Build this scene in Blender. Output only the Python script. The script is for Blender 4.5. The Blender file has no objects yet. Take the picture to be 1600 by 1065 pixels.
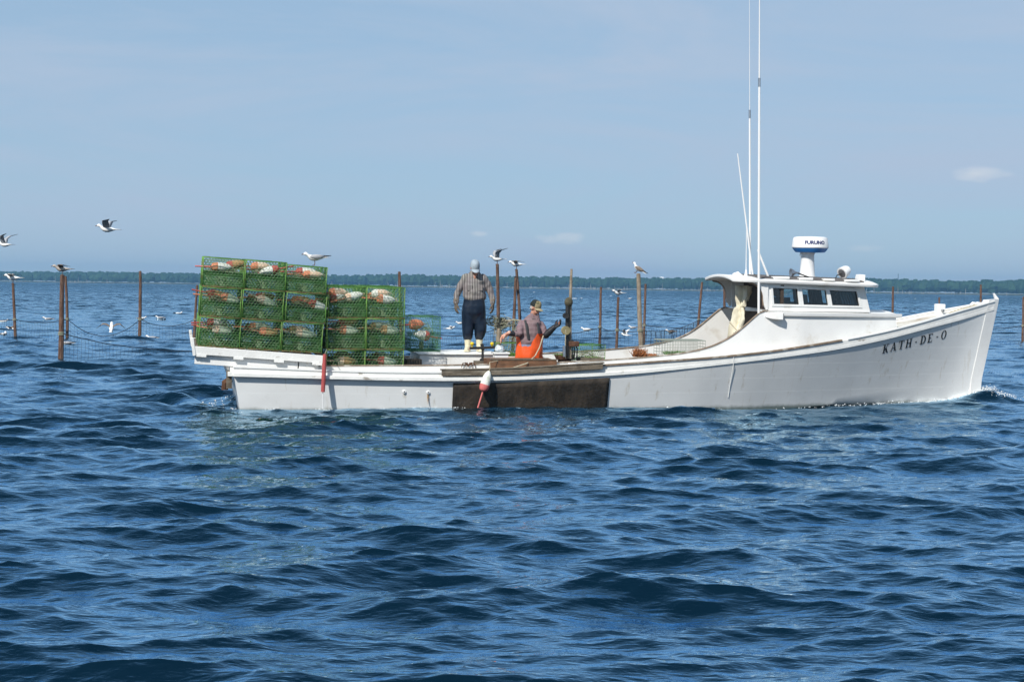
import bpy, bmesh, math, random
import numpy as np
from mathutils import Vector, Matrix, noise as mnoise

random.seed(7)
R = math.radians
sc = bpy.context.scene
COL = sc.collection

# ------------------------------------------------------------------ camera
F = 2500.0            # focal length in pixels of a 1600 px wide picture
HC = 2.05             # eye height over the mean water level
PITCH = math.atan((532.5 - 448.0) / F)
ROLL = R(0.745)
cam = bpy.data.cameras.new('camera')
cam.sensor_width = 36.0
cam.lens = 36.0 * F / 1600.0
cam.clip_start = 0.1
cam.clip_end = 20000
cam_o = bpy.data.objects.new('camera', cam)
COL.objects.link(cam_o)
RCAM = Matrix.Rotation(math.pi / 2 - PITCH, 3, 'X') @ Matrix.Rotation(ROLL, 3, 'Z')
CAM = Vector((0, 0, HC))
cam_o.matrix_world = Matrix.Translation(CAM) @ RCAM.to_4x4()
sc.camera = cam_o

# ------------------------------------------------------------------ sky and sun
SUN_TO = Vector((-0.36, -0.65, 0.67)).normalized()
sun_el = math.asin(SUN_TO.z)
sun_az = math.atan2(SUN_TO.x, SUN_TO.y)
world = bpy.data.worlds.new('World')
sc.world = world
world.use_nodes = True
wn, wl = world.node_tree.nodes, world.node_tree.links
bg = wn['Background']
bg.inputs[1].default_value = 0.117
sky = wn.new('ShaderNodeTexSky')
sky.sky_type = 'NISHITA'
sky.sun_disc = False
sky.sun_elevation = sun_el
sky.sun_rotation = sun_az % (2 * math.pi)
sky.altitude = 500
sky.air_density = 1.0
sky.dust_density = 0.1
sky.ozone_density = 6.0
tc = wn.new('ShaderNodeTexCoord')


def wmath(op, a, b=None, clamp=False):
    n = wn.new('ShaderNodeMath')
    n.operation = op
    n.use_clamp = clamp
    for i, v in enumerate((a, b)):
        if v is None:
            continue
        if isinstance(v, (int, float)):
            n.inputs[i].default_value = v
        else:
            wl.new(v, n.inputs[i])
    return n.outputs[0]


def ray(px, py):
    return RCAM @ Vector(((px - 800) / F, (532.5 - py) / F, -1.0))


# thin high cloud over the whole sky
mp = wn.new('ShaderNodeMapping')
mp.inputs['Scale'].default_value = (1.4, 1.4, 9.0)
mp.inputs['Rotation'].default_value = (0.0, 0.05, 0.3)
wl.new(tc.outputs['Generated'], mp.inputs[0])
nz = wn.new('ShaderNodeTexNoise')
nz.inputs['Scale'].default_value = 2.2
nz.inputs['Detail'].default_value = 5
nz.inputs['Roughness'].default_value = 0.62
nz.inputs['Distortion'].default_value = 0.6
wl.new(mp.outputs[0], nz.inputs['Vector'])
cr = wn.new('ShaderNodeValToRGB')
cr.color_ramp.elements[0].position = 0.40
cr.color_ramp.elements[1].position = 0.68
cr.color_ramp.elements[1].color = (0.85, 0.85, 0.85, 1)
wl.new(nz.outputs[0], cr.inputs[0])
cirrus = cr.outputs[0]
# small fair-weather puffs low over the horizon
nz2 = wn.new('ShaderNodeTexNoise')
nz2.inputs['Scale'].default_value = 60
nz2.inputs['Detail'].default_value = 6
mp2 = wn.new('ShaderNodeMapping')
mp2.inputs['Scale'].default_value = (1, 1, 2.4)
wl.new(tc.outputs['Generated'], mp2.inputs[0])
wl.new(mp2.outputs[0], nz2.inputs['Vector'])
puff = None
for (px, py, w_, h_, s_) in [(876, 372, 42, 10, .75), (1535, 272, 46, 12, .55), (746, 365, 17, 5, .5), (1358, 387, 30, 7, .4),
                             (-420, 330, 70, 16, .6), (2150, 350, 60, 14, .6), (2500, 250, 90, 18, .5), (-900, 240, 80, 18, .5)]:
    d = ray(px, py).normalized()
    rt = Vector((d.y, -d.x, 0)).normalized()
    up = rt.cross(d)
    parts = []
    for ax, sz in ((rt, w_), (up, h_)):
        v = wn.new('ShaderNodeVectorMath')
        v.operation = 'DOT_PRODUCT'
        wl.new(tc.outputs['Generated'], v.inputs[0])
        v.inputs[1].default_value = ax
        q = wmath('DIVIDE', wmath('SUBTRACT', v.outputs['Value'], ax.dot(d)), sz / F)
        parts.append(wmath('MULTIPLY', q, q))
    rad = wmath('ADD', parts[0], parts[1])
    v = wn.new('ShaderNodeVectorMath')
    v.operation = 'DOT_PRODUCT'
    wl.new(tc.outputs['Generated'], v.inputs[0])
    v.inputs[1].default_value = d
    front = wmath('GREATER_THAN', v.outputs['Value'], 0.0)
    fac = wmath('SUBTRACT', 1.0, rad)
    fac = wmath('ADD', fac, wmath('MULTIPLY', wmath('SUBTRACT', nz2.outputs[0], 0.52), 3.0))
    fac = wmath('MULTIPLY', fac, s_ * 0.8, True)
    fac = wmath('MULTIPLY', fac, front)
    fac = wmath('MULTIPLY', fac, wmath('LESS_THAN', rad, 3.0))
    puff = fac if puff is None else wmath('MAXIMUM', puff, fac)


def wmix(a, fac, colr):
    m = wn.new('ShaderNodeMix')
    m.data_type = 'RGBA'
    wl.new(fac, m.inputs[0])
    wl.new(a, m.inputs[6])
    m.inputs[7].default_value = colr
    return m.outputs[2]


# thin even veil of vapour, seen through a longer path of air towards the horizon
sep = wn.new('ShaderNodeSeparateXYZ')
wl.new(tc.outputs['Generated'], sep.inputs[0])
veil = wmath('MAXIMUM', 0.22, wmath('SUBTRACT', 0.84, wmath('MULTIPLY', wmath('ABSOLUTE', sep.outputs['Z']), 0.36)))
skyc = wmix(sky.outputs[0], veil, (2.8, 3.95, 5.15, 1))
skyc = wmix(skyc, cirrus, (3.6, 4.4, 5.6, 1))
skyc = wmix(skyc, puff, (5.6, 5.9, 6.3, 1))
wl.new(skyc, bg.inputs[0])

sun = bpy.data.lights.new('sun', 'SUN')
sun.energy = 4.6
sun.angle = R(0.55)
sun.color = (1.0, 0.955, 0.88)
sun_o = bpy.data.objects.new('sun', sun)
COL.objects.link(sun_o)
sun_o.rotation_euler = SUN_TO.to_track_quat('Z', 'Y').to_euler()
sun_o.location = SUN_TO * 60

vs = sc.view_settings
vs.view_transform = 'Standard'
vs.look = 'None'
vs.exposure = 0.12
vs.gamma = 1.0
vs.use_curve_mapping = False
sc.cycles.volume_bounces = 0
sc.cycles.max_bounces = 8
sc.cycles.transparent_max_bounces = 16
sc.cycles.caustics_reflective = False
sc.cycles.caustics_refractive = False

# ------------------------------------------------------------------ placing by pixel
YAW = R(12.0)
HEEL = R(1.0)


def ground(px, py, z=0.0):
    d = ray(px, py)
    return CAM + d * ((z - HC) / d.z)


def at_dist(px, py, dist):
    d = ray(px, py)
    return CAM + d * (dist / d.y)


RB = Matrix.Rotation(YAW, 3, 'Z') @ Matrix.Rotation(HEEL, 3, 'X')
P0 = ground(378, 637) - RB @ Vector((0.15, -1.3, 0))
MB_ = Matrix.Translation(P0) @ RB.to_4x4()
MBI = MB_.inverted()


def bl(px, py, yb):
    """pixel -> boat-local point on the lengthwise plane y = yb"""
    d = MBI.to_3x3() @ ray(px, py)
    o = MBI @ CAM
    return o + d * ((yb - o.y) / d.y)


# ------------------------------------------------------------------ materials
MATS = {}


def mat(name, col, rough=0.6, var=0.12, nscale=5.0, bump=0.0, bscale=60.0, spec=0.4, metal=0.0, col2=None, f2=(0.5, 0.7), s2=3.0, stretch=None):
    if name in MATS:
        return MATS[name]
    m = bpy.data.materials.new(name)
    m.use_nodes = True
    n, l = m.node_tree.nodes, m.node_tree.links
    b = n['Principled BSDF']
    b.inputs['Roughness'].default_value = rough
    b.inputs['Specular IOR Level'].default_value = spec
    b.inputs['Metallic'].default_value = metal
    t = n.new('ShaderNodeTexCoord')
    z = n.new('ShaderNodeTexNoise')
    z.inputs['Scale'].default_value = nscale
    z.inputs['Detail'].default_value = 6
    l.new(t.outputs['Object'], z.inputs['Vector'])
    r = n.new('ShaderNodeValToRGB')
    r.color_ramp.elements[0].position = 0.3
    r.color_ramp.elements[1].position = 0.7
    r.color_ramp.elements[0].color = tuple(max(0, c * (1 - var)) for c in col) + (1,)
    r.color_ramp.elements[1].color = tuple(min(0.95, c * (1 + var)) for c in col) + (1,)
    l.new(z.outputs[0], r.inputs[0])
    out = r.outputs[0]
    if col2:
        z2 = n.new('ShaderNodeTexNoise')
        z2.inputs['Scale'].default_value = s2
        z2.inputs['Detail'].default_value = 7
        z2.inputs['Roughness'].default_value = 0.65
        if stretch:
            mpn = n.new('ShaderNodeMapping')
            mpn.inputs['Scale'].default_value = stretch
            l.new(t.outputs['Object'], mpn.inputs[0])
            l.new(mpn.outputs[0], z2.inputs['Vector'])
        else:
            l.new(t.outputs['Object'], z2.inputs['Vector'])
        r2 = n.new('ShaderNodeValToRGB')
        r2.color_ramp.elements[0].position = f2[0]
        r2.color_ramp.elements[1].position = f2[1]
        l.new(z2.outputs[0], r2.inputs[0])
        mx = n.new('ShaderNodeMix')
        mx.data_type = 'RGBA'
        l.new(r2.outputs[0], mx.inputs[0])
        l.new(out, mx.inputs[6])
        mx.inputs[7].default_value = tuple(col2) + (1,)
        out = mx.outputs[2]
    l.new(out, b.inputs['Base Color'])
    if bump > 0:
        z3 = n.new('ShaderNodeTexNoise')
        z3.inputs['Scale'].default_value = bscale
        z3.inputs['Detail'].default_value = 4
        l.new(t.outputs['Object'], z3.inputs['Vector'])
        bp = n.new('ShaderNodeBump')
        bp.inputs['Strength'].default_value = bump
        bp.inputs['Distance'].default_value = 0.02
        l.new(z3.outputs[0], bp.inputs['Height'])
        l.new(bp.outputs[0], b.inputs['Normal'])
    MATS[name] = m
    return m


M_HULL = mat('hull_paint', (0.79, 0.80, 0.79), 0.42, 0.06, 1.2, 0.12, 3.0, 0.45, col2=(0.46, 0.40, 0.28), f2=(0.60, 0.84), s2=1.6, stretch=(5.0, 5.0, 0.55))


def weather_hull(m):
    """plank seams, scuffs and the weedy stain along the waterline"""
    n, l = m.node_tree.nodes, m.node_tree.links
    b = n['Principled BSDF']
    prev = b.inputs['Base Color'].links[0].from_socket
    t = n.new('ShaderNodeTexCoord')
    sp = n.new('ShaderNodeSeparateXYZ')
    l.new(t.outputs['Object'], sp.inputs[0])

    def mth(op, a, c=None, clamp=False):
        q = n.new('ShaderNodeMath')
        q.operation = op
        q.use_clamp = clamp
        for i, v in enumerate((a, c)):
            if v is None:
                continue
            if isinstance(v, (int, float)):
                q.inputs[i].default_value = v
            else:
                l.new(v, q.inputs[i])
        return q.outputs[0]

    def mixc(fac, a, colr):
        x = n.new('ShaderNodeMix')
        x.data_type = 'RGBA'
        l.new(fac, x.inputs[0])
        l.new(a, x.inputs[6])
        x.inputs[7].default_value = colr + (1,)
        return x.outputs[2]
    nz_ = n.new('ShaderNodeTexNoise')
    nz_.inputs['Scale'].default_value = 3.5
    nz_.inputs['Detail'].default_value = 8
    nz_.inputs['Roughness'].default_value = 0.7
    l.new(t.outputs['Object'], nz_.inputs['Vector'])
    # waterline growth
    g = mth('SUBTRACT', 0.025, sp.outputs['Z'])
    g = mth('ADD', g, mth('MULTIPLY', mth('SUBTRACT', nz_.outputs[0], 0.5), 0.10))
    g = mth('MULTIPLY', g, 14.0, True)
    c = mixc(mth('MULTIPLY', g, 0.85), prev, (0.085, 0.135, 0.115))
    # scuffs
    s = mth('MULTIPLY', mth('SUBTRACT', nz_.outputs[0], 0.63), 9.0, True)
    c = mixc(mth('MULTIPLY', s, 0.35), c, (0.42, 0.41, 0.37))
    # rust runs: narrow vertical streaks
    mp_ = n.new('ShaderNodeMapping')
    mp_.inputs['Scale'].default_value = (7.0, 0.4, 0.35)
    l.new(t.outputs['Object'], mp_.inputs[0])
    nr = n.new('ShaderNodeTexNoise')
    nr.inputs['Scale'].default_value = 1.6
    nr.inputs['Detail'].default_value = 5
    l.new(mp_.outputs[0], nr.inputs['Vector'])
    r = mth('MULTIPLY', mth('SUBTRACT', nr.outputs[0], 0.665), 11.0, True)
    c = mixc(mth('MULTIPLY', r, 0.34), c, (0.44, 0.32, 0.16))
    l.new(c, b.inputs['Base Color'])
    # plank seams as fine relief
    wv_ = n.new('ShaderNodeTexWave')
    wv_.bands_direction = 'Z'
    wv_.wave_profile = 'SAW'
    wv_.inputs['Scale'].default_value = 1.25
    wv_.inputs['Distortion'].default_value = 0.25
    wv_.inputs['Detail'].default_value = 1
    l.new(t.outputs['Object'], wv_.inputs['Vector'])
    bp = n.new('ShaderNodeBump')
    bp.inputs['Strength'].default_value = 0.35
    bp.inputs['Distance'].default_value = 0.004
    l.new(wv_.outputs[0], bp.inputs['Height'])
    old = b.inputs['Normal'].links[0].from_socket
    l.new(old, bp.inputs['Normal'])
    l.new(bp.outputs[0], b.inputs['Normal'])


weather_hull(M_HULL)
M_WHITE = mat('white_paint', (0.80, 0.80, 0.78), 0.45, 0.05, 2.0, 0.1, 12, 0.45, col2=(0.52, 0.46, 0.36), f2=(0.58, 0.86), s2=2.2)
M_WORN = mat('worn_white_paint', (0.78, 0.78, 0.75), 0.55, 0.07, 4.0, 0.2, 25, 0.3, col2=(0.22, 0.18, 0.13), f2=(0.62, 0.74), s2=3.5, stretch=(1, 1, 2.5))
M_GEL = mat('gelcoat', (0.82, 0.82, 0.81), 0.3, 0.02, 3.0)
M_CAP = mat('weathered_cap', (0.24, 0.18, 0.13), 0.8, 0.3, 8, 0.3, 40, 0.2, col2=(0.55, 0.52, 0.46), f2=(0.5, 0.65), s2=4)
M_GREYWOOD = mat('grey_wood', (0.14, 0.115, 0.085), 0.85, 0.3, 6, 0.4, 30, 0.2, col2=(0.30, 0.27, 0.22), f2=(0.5, 0.75), s2=3, stretch=(1, 6, 8))
M_BROWNWOOD = mat('brown_wood', (0.17, 0.085, 0.045), 0.7, 0.3, 6, 0.3, 30, 0.3, col2=(0.07, 0.04, 0.025), f2=(0.45, 0.7), s2=3, stretch=(1, 6, 8))
M_VARNISH = mat('varnished_wood', (0.33, 0.15, 0.06), 0.45, 0.25, 6, 0.1, 30, 0.4)
M_RUSTPLATE = mat('rusty_plate', (0.024, 0.020, 0.016), 0.75, 0.5, 3.0, 0.5, 20, 0.25, col2=(0.075, 0.058, 0.043), f2=(0.42, 0.75), s2=2.2, stretch=(2.5, 2.5, 1.0))
M_DARK = mat('dark_iron', (0.02, 0.019, 0.018), 0.6, 0.3, 10, 0.2, 40, 0.4)
M_RUBBER = mat('black_rubber', (0.012, 0.012, 0.013), 0.5, 0.2, 10)
M_RUST = mat('rusty_iron', (0.10, 0.05, 0.03), 0.85, 0.4, 12, 0.4, 60, 0.2)
M_STEEL = mat('bare_steel', (0.42, 0.42, 0.43), 0.35, 0.1, 10, metal=0.9)
M_POST = mat('weathered_post', (0.115, 0.065, 0.045), 0.85, 0.35, 5, 0.6, 30, 0.15, col2=(0.22, 0.15, 0.115), f2=(0.45, 0.7), s2=4, stretch=(6, 6, 1.0))
M_POSTGREY = mat('bleached_post', (0.30, 0.25, 0.19), 0.85, 0.25, 5, 0.6, 30, 0.15, col2=(0.16, 0.11, 0.075), f2=(0.5, 0.75), s2=3, stretch=(6, 6, 1.0))
M_GWIRE = mat('green_wire', (0.050, 0.155, 0.036), 0.45, 0.35, 7, 0, 60, 0.4, col2=(0.10, 0.075, 0.035), f2=(0.55, 0.8), s2=6)
M_GFRAME = mat('green_frame', (0.14, 0.31, 0.06), 0.5, 0.3, 6, 0, 60, 0.4, col2=(0.16, 0.11, 0.05), f2=(0.55, 0.72), s2=5)
M_RFRAME = mat('rusty_frame', (0.16, 0.115, 0.05), 0.75, 0.35, 8, 0, 60, 0.3, col2=(0.12, 0.20, 0.05), f2=(0.5, 0.66), s2=6)
M_GWIRE2 = mat('dull_teal_wire', (0.05, 0.16, 0.08), 0.5, 0.35, 7)
M_RING = mat('steel_ring', (0.17, 0.24, 0.13), 0.5, 0.2, 10)
M_GREYWIRE = mat('galvanised_wire', (0.25, 0.28, 0.24), 0.5, 0.2, 10)
M_NET = mat('tarred_net', (0.018, 0.018, 0.022), 0.85, 0.3, 6)
M_ROPE = mat('pale_rope', (0.52, 0.46, 0.33), 0.85, 0.2, 20, 0.6, 120, 0.2)
M_OLDROPE = mat('mossy_rope', (0.26, 0.27, 0.19), 0.9, 0.3, 12, 0.6, 120, 0.1, col2=(0.40, 0.36, 0.28), f2=(0.5, 0.6), s2=9)
M_WEED = mat('green_weed', (0.09, 0.20, 0.03), 0.8, 0.4, 10)
M_RUSTWEED = mat('rust_weed', (0.28, 0.10, 0.03), 0.85, 0.4, 10)
M_RED = mat('red_paint', (0.42, 0.035, 0.03), 0.5, 0.15, 8)
M_BLUEBASE = mat('blue_plastic', (0.02, 0.17, 0.48), 0.35, 0.05, 5)
M_INK = mat('dark_blue_print', (0.012, 0.025, 0.12), 0.45, 0.0, 5)
M_BLACKPAINT = mat('black_lettering', (0.012, 0.012, 0.014), 0.5, 0.1, 8)
M_ROOF = mat('roof_canvas', (0.13, 0.12, 0.115), 0.85, 0.3, 8, 0.3, 60, 0.15)
M_CANVAS = mat('canvas', (0.62, 0.58, 0.46), 0.85, 0.12, 4, 0.3, 60, 0.15, col2=(0.40, 0.36, 0.26), f2=(0.5, 0.75), s2=3)
M_DARKIN = mat('dark_interior', (0.05, 0.035, 0.025), 0.8, 0.2, 4)
M_CURTAIN = mat('grey_curtain', (0.30, 0.31, 0.33), 0.85, 0.15, 6)
M_LEAFLET = mat('pale_leaflet', (0.62, 0.66, 0.66), 0.7, 0.1, 40, col2=(0.25, 0.33, 0.42), f2=(0.5, 0.6), s2=26)
M_YELLOW = mat('yellow_knob', (0.75, 0.55, 0.02), 0.4, 0.1, 8)
M_PINKBOX = mat('pinkish_box', (0.62, 0.50, 0.44), 0.6, 0.08, 4)
M_SKIN = mat('skin', (0.50, 0.25, 0.17), 0.5, 0.15, 14, 0.15, 90, 0.4)
M_HAIR = mat('grey_hair', (0.45, 0.44, 0.42), 0.8, 0.2, 30, 0.5, 150)
M_GLOVE = mat('muddy_glove', (0.16, 0.13, 0.10), 0.8, 0.3, 14, 0.3, 90, 0.2)
M_BGLOVE = mat('black_glove', (0.013, 0.013, 0.016), 0.5, 0.3, 12, 0.3, 90, 0.4)
M_PGLOVE = mat('pinkish_glove', (0.58, 0.28, 0.19), 0.6, 0.2, 14, 0.2, 90, 0.3, col2=(0.62, 0.52, 0.42), f2=(0.5, 0.65), s2=16)
M_NAVY = mat('navy_oilskin', (0.007, 0.013, 0.026), 0.34, 0.3, 4, 0.25, 12, 0.4)
M_ORANGE = mat('orange_oilskin', (0.78, 0.105, 0.02), 0.42, 0.10, 4, 0.25, 14, 0.4)
M_DENIM = mat('blue_denim', (0.20, 0.25, 0.36), 0.85, 0.2, 30)
M_BOOT = mat('cream_rubber_boot', (0.66, 0.61, 0.43), 0.45, 0.08, 8, 0.1, 30, 0.4, col2=(0.20, 0.14, 0.07), f2=(0.6, 0.75), s2=9)
M_CAPGREY = mat('faded_blue_cap', (0.33, 0.39, 0.44), 0.8, 0.12, 10, 0.3, 80, 0.2)
M_CAPBLACK = mat('dark_cap', (0.018, 0.024, 0.022), 0.8, 0.2, 10, 0.2, 80, 0.2)
M_CAPTAN = mat('tan_camouflage', (0.30, 0.25, 0.15), 0.8, 0.2, 10, 0.2, 80, 0.2, col2=(0.10, 0.10, 0.05), f2=(0.52, 0.58), s2=22)
M_TANBRIM = mat('tan_brim', (0.36, 0.30, 0.18), 0.8, 0.1, 10)
M_STRAP = mat('dark_strap', (0.03, 0.032, 0.035), 0.7, 0.2, 10)
M_GWHITE = mat('gull_white', (0.80, 0.80, 0.78), 0.8, 0.04, 20)
M_GGREY = mat('gull_grey', (0.38, 0.39, 0.41), 0.8, 0.12, 20)
M_GBROWN = mat('gull_brown', (0.20, 0.155, 0.12), 0.8, 0.3, 30)
M_GDARK = mat('gull_dark', (0.03, 0.03, 0.032), 0.8, 0.2, 20)
M_GBILL = mat('gull_bill', (0.12, 0.05, 0.03), 0.6, 0.1, 20)
M_BTRUNK = mat('bleached_trunk', (0.42, 0.40, 0.36), 0.9, 0.15, 1)
M_LAND = mat('marsh_bank', (0.19, 0.19, 0.15), 0.95, 0.25, 0.15, 0, 60, 0.05, col2=(0.10, 0.13, 0.05), f2=(0.45, 0.6), s2=0.03)


def stripe_mat(name, c0, c1, c2, scale, horiz=None):
    m = bpy.data.materials.new(name)
    m.use_nodes = True
    n, l = m.node_tree.nodes, m.node_tree.links
    b = n['Principled BSDF']
    b.inputs['Roughness'].default_value = 0.85
    b.inputs['Specular IOR Level'].default_value = 0.15
    t = n.new('ShaderNodeTexCoord')
    out = None
    dist = n.new('ShaderNodeTexNoise')
    dist.inputs['Scale'].default_value = 5
    l.new(t.outputs['Object'], dist.inputs['Vector'])

    def band(direction, sc_, pos):
        w = n.new('ShaderNodeTexWave')
        w.wave_type = 'BANDS'
        w.bands_direction = direction
        w.inputs['Scale'].default_value = sc_
        w.inputs['Distortion'].default_value = 1.2
        w.inputs['Detail'].default_value = 1
        w.inputs['Detail Scale'].default_value = 0.6
        l.new(t.outputs['Object'], w.inputs['Vector'])
        r = n.new('ShaderNodeValToRGB')
        r.color_ramp.elements[0].position = pos - 0.08
        r.color_ramp.elements[1].position = pos + 0.08
        l.new(w.outputs[0], r.inputs[0])
        return r.outputs[0]
    m1 = n.new('ShaderNodeMix')
    m1.data_type = 'RGBA'
    l.new(band('X', scale, 0.55), m1.inputs[0])
    m1.inputs[6].default_value = tuple(c0) + (1,)
    m1.inputs[7].default_value = tuple(c1) + (1,)
    m2 = n.new('ShaderNodeMix')
    m2.data_type = 'RGBA'
    l.new(band('Z' if horiz else 'X', scale * (horiz or 0.43), 0.72), m2.inputs[0])
    l.new(m1.outputs[2], m2.inputs[6])
    m2.inputs[7].default_value = tuple(c2) + (1,)
    m3 = n.new('ShaderNodeMix')
    m3.data_type = 'RGBA'
    m3.blend_type = 'MULTIPLY'
    m3.inputs[0].default_value = 0.6
    l.new(m2.outputs[2], m3.inputs[6])
    l.new(dist.outputs['Color'], m3.inputs[7])
    mm = n.new('ShaderNodeMix')
    mm.data_type = 'RGBA'
    mm.inputs[0].default_value = 0.75
    l.new(m3.outputs[2], mm.inputs[6])
    l.new(m2.outputs[2], mm.inputs[7])
    l.new(mm.outputs[2], b.inputs['Base Color'])
    return m


M_STRIPE = stripe_mat('striped_shirt', (0.215, 0.20, 0.19), (0.115, 0.10, 0.10), (0.30, 0.28, 0.265), 15.0)
M_PLAID = stripe_mat('plaid_shirt', (0.22, 0.135, 0.14), (0.10, 0.06, 0.072), (0.34, 0.27, 0.28), 14.0, 1.0)

M_GLASS = bpy.data.materials.new('window_glass')
M_GLASS.use_nodes = True
_b = M_GLASS.node_tree.nodes['Principled BSDF']
_b.inputs['Base Color'].default_value = (0.80, 0.88, 0.88, 1)
_b.inputs['Roughness'].default_value = 0.03
_b.inputs['Transmission Weight'].default_value = 1.0
_b.inputs['IOR'].default_value = 1.45


# ------------------------------------------------------------------ mesh helpers
class MB:
    def __init__(s):
        s.v, s.f = [], []

    def add(s, vs_, fs, M=None):
        o = len(s.v)
        for p in vs_:
            p = Vector(p)
            s.v.append(tuple(M @ p) if M else tuple(p))
        s.f += [tuple(o + i for i in f) for f in fs]
        return s

    def box(s, x0, x1, y0, y1, z0, z1, M=None):
        return s.add([(x0, y0, z0), (x1, y0, z0), (x1, y1, z0), (x0, y1, z0), (x0, y0, z1), (x1, y0, z1), (x1, y1, z1), (x0, y1, z1)],
                     [(0, 3, 2, 1), (4, 5, 6, 7), (0, 1, 5, 4), (1, 2, 6, 5), (2, 3, 7, 6), (3, 0, 4, 7)], M)

    def bar(s, a, b, w, h, up=(0, 0, 1)):
        a, b = Vector(a), Vector(b)
        d = (b - a)
        L_ = d.length
        x = d.normalized()
        y = Vector(up).cross(x)
        if y.length < 1e-4:
            y = Vector((0, 1, 0)).cross(x)
        y.normalize()
        z = x.cross(y)
        M = Matrix((x, y, z)).transposed().to_4x4()
        M.translation = a
        return s.box(0, L_, -w / 2, w / 2, -h / 2, h / 2, M)

    def tube(s, pts, r, n=6, caps=True, closed=False):
        pts = [Vector(p) for p in pts]
        N = len(pts)
        rs = [r] * N if isinstance(r, (int, float)) else list(r)
        o = len(s.v)
        ref = None
        for i, p in enumerate(pts):
            if closed:
                t = (pts[(i + 1) % N] - pts[i - 1]).normalized()
            else:
                t = (pts[min(i + 1, N - 1)] - pts[max(i - 1, 0)])
                t = t.normalized() if t.length > 1e-9 else Vector((0, 0, 1))
            if ref is None:
                ref = t.orthogonal().normalized()
            u = ref - t * ref.dot(t)
            u = u.normalized() if u.length > 1e-6 else t.orthogonal().normalized()
            ref = u
            w = t.cross(u)
            for k in range(n):
                a = 2 * math.pi * k / n
                s.v.append(tuple(p + (u * math.cos(a) + w * math.sin(a)) * rs[i]))
        for i in range(N if closed else N - 1):
            j = (i + 1) % N
            for k in range(n):
                k2 = (k + 1) % n
                s.f.append((o + i * n + k, o + i * n + k2, o + j * n + k2, o + j * n + k))
        if caps and not closed:
            s.f.append(tuple(o + k for k in range(n))[::-1])
            s.f.append(tuple(o + (N - 1) * n + k for k in range(n)))
        return s

    def ring(s, c, rad, r, ax='y', n=16, m=4):
        pts = []
        for k in range(n):
            a = 2 * math.pi * k / n
            u, w = rad * math.cos(a), rad * math.sin(a)
            pts.append({'y': (c[0] + u, c[1], c[2] + w), 'x': (c[0], c[1] + u, c[2] + w), 'z': (c[0] + u, c[1] + w, c[2])}[ax])
        return s.tube(pts, r, m, closed=True)

    def loft(s, rings, caps=True, closed=True, M=None):
        o = len(s.v)
        n = len(rings[0])
        for r_ in rings:
            for p in r_:
                s.v.append(tuple(M @ Vector(p)) if M else tuple(p))
        for i in range(len(rings) - 1):
            for k in range(n if closed else n - 1):
                k2 = (k + 1) % n
                s.f.append((o + i * n + k, o + i * n + k2, o + (i + 1) * n + k2, o + (i + 1) * n + k))
        if caps and closed:
            s.f.append(tuple(o + k for k in range(n))[::-1])
            s.f.append(tuple(o + (len(rings) - 1) * n + k for k in range(n)))
        return s

    def lathe(s, prof, n=16, M=None, caps=True):
        return s.loft([[(r_ * math.cos(2 * math.pi * k / n), r_ * math.sin(2 * math.pi * k / n), z) for k in range(n)] for r_, z in prof], caps, True, M)

    def ell(s, c, r, nu=12, nv=8, M=None):
        rings = []
        for i in range(nv + 1):
            t = math.pi * (i / nv)
            rr, zz = max(math.sin(t), 0.02), -math.cos(t)
            rings.append([(c[0] + r[0] * rr * math.cos(2 * math.pi * k / nu), c[1] + r[1] * rr * math.sin(2 * math.pi * k / nu), c[2] + r[2] * zz) for k in range(nu)])
        return s.loft(rings, True, True, M)

    def sec(s, secs, n=14, M=None):
        """stack of elliptical sections (cx, cy, cz, rx, ry)"""
        return s.loft([[(cx + rx * math.cos(2 * math.pi * k / n), cy + ry * math.sin(2 * math.pi * k / n), cz) for k in range(n)] for cx, cy, cz, rx, ry in secs], True, True, M)

    def poly_prism(s, poly, ax, a0, a1):
        """extrude a 2-D outline along ax: 'y' gives (x,z) outline"""
        def P(p, a):
            return {'y': (p[0], a, p[1]), 'x': (a, p[0], p[1]), 'z': (p[0], p[1], a)}[ax]
        n = len(poly)
        return s.add([P(p, a0) for p in poly] + [P(p, a1) for p in poly],
                     [tuple(range(n))[::-1], tuple(range(n, 2 * n))] + [(k, (k + 1) % n, n + (k + 1) % n, n + k) for k in range(n)])

    def mesh(s, name):
        me = bpy.data.meshes.new(name)
        me.from_pydata(s.v, [], s.f)
        bm = bmesh.new()
        bm.from_mesh(me)
        bmesh.ops.recalc_face_normals(bm, faces=bm.faces)
        bm.to_mesh(me)
        bm.free()
        return me

    def build(s, name, m, parent=None, smooth=True, bevel=0.0, M=None, angle=38):
        me = s.mesh(name)
        return link(name, me, m, parent, smooth, bevel, M, angle)


def link(name, me, m, parent=None, smooth=True, bevel=0.0, M=None, angle=38):
    if m:
        me.materials.append(m)
    if smooth:
        me.polygons.foreach_set('use_smooth', [True] * len(me.polygons))
        me.set_sharp_from_angle(angle=R(angle))
    o = bpy.data.objects.new(name, me)
    COL.objects.link(o)
    if parent:
        o.parent = parent
    if M is not None:
        o.matrix_local = M
    if bevel > 0:
        b = o.modifiers.new('bevel', 'BEVEL')
        b.width = bevel
        b.segments = 2
        b.limit_method = 'ANGLE'
        b.angle_limit = R(40)
    return o


def tag(o, label=None, cat=None, group=None, kind=None):
    if label:
        o['label'] = label
    if cat:
        o['category'] = cat
    if group:
        o['group'] = group
    if kind:
        o['kind'] = kind
    return o


def empty(name, M, label, cat, group=None):
    o = bpy.data.objects.new(name, None)
    o.empty_display_size = 0.2
    COL.objects.link(o)
    o.matrix_world = M
    return tag(o, label, cat, group)


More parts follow.
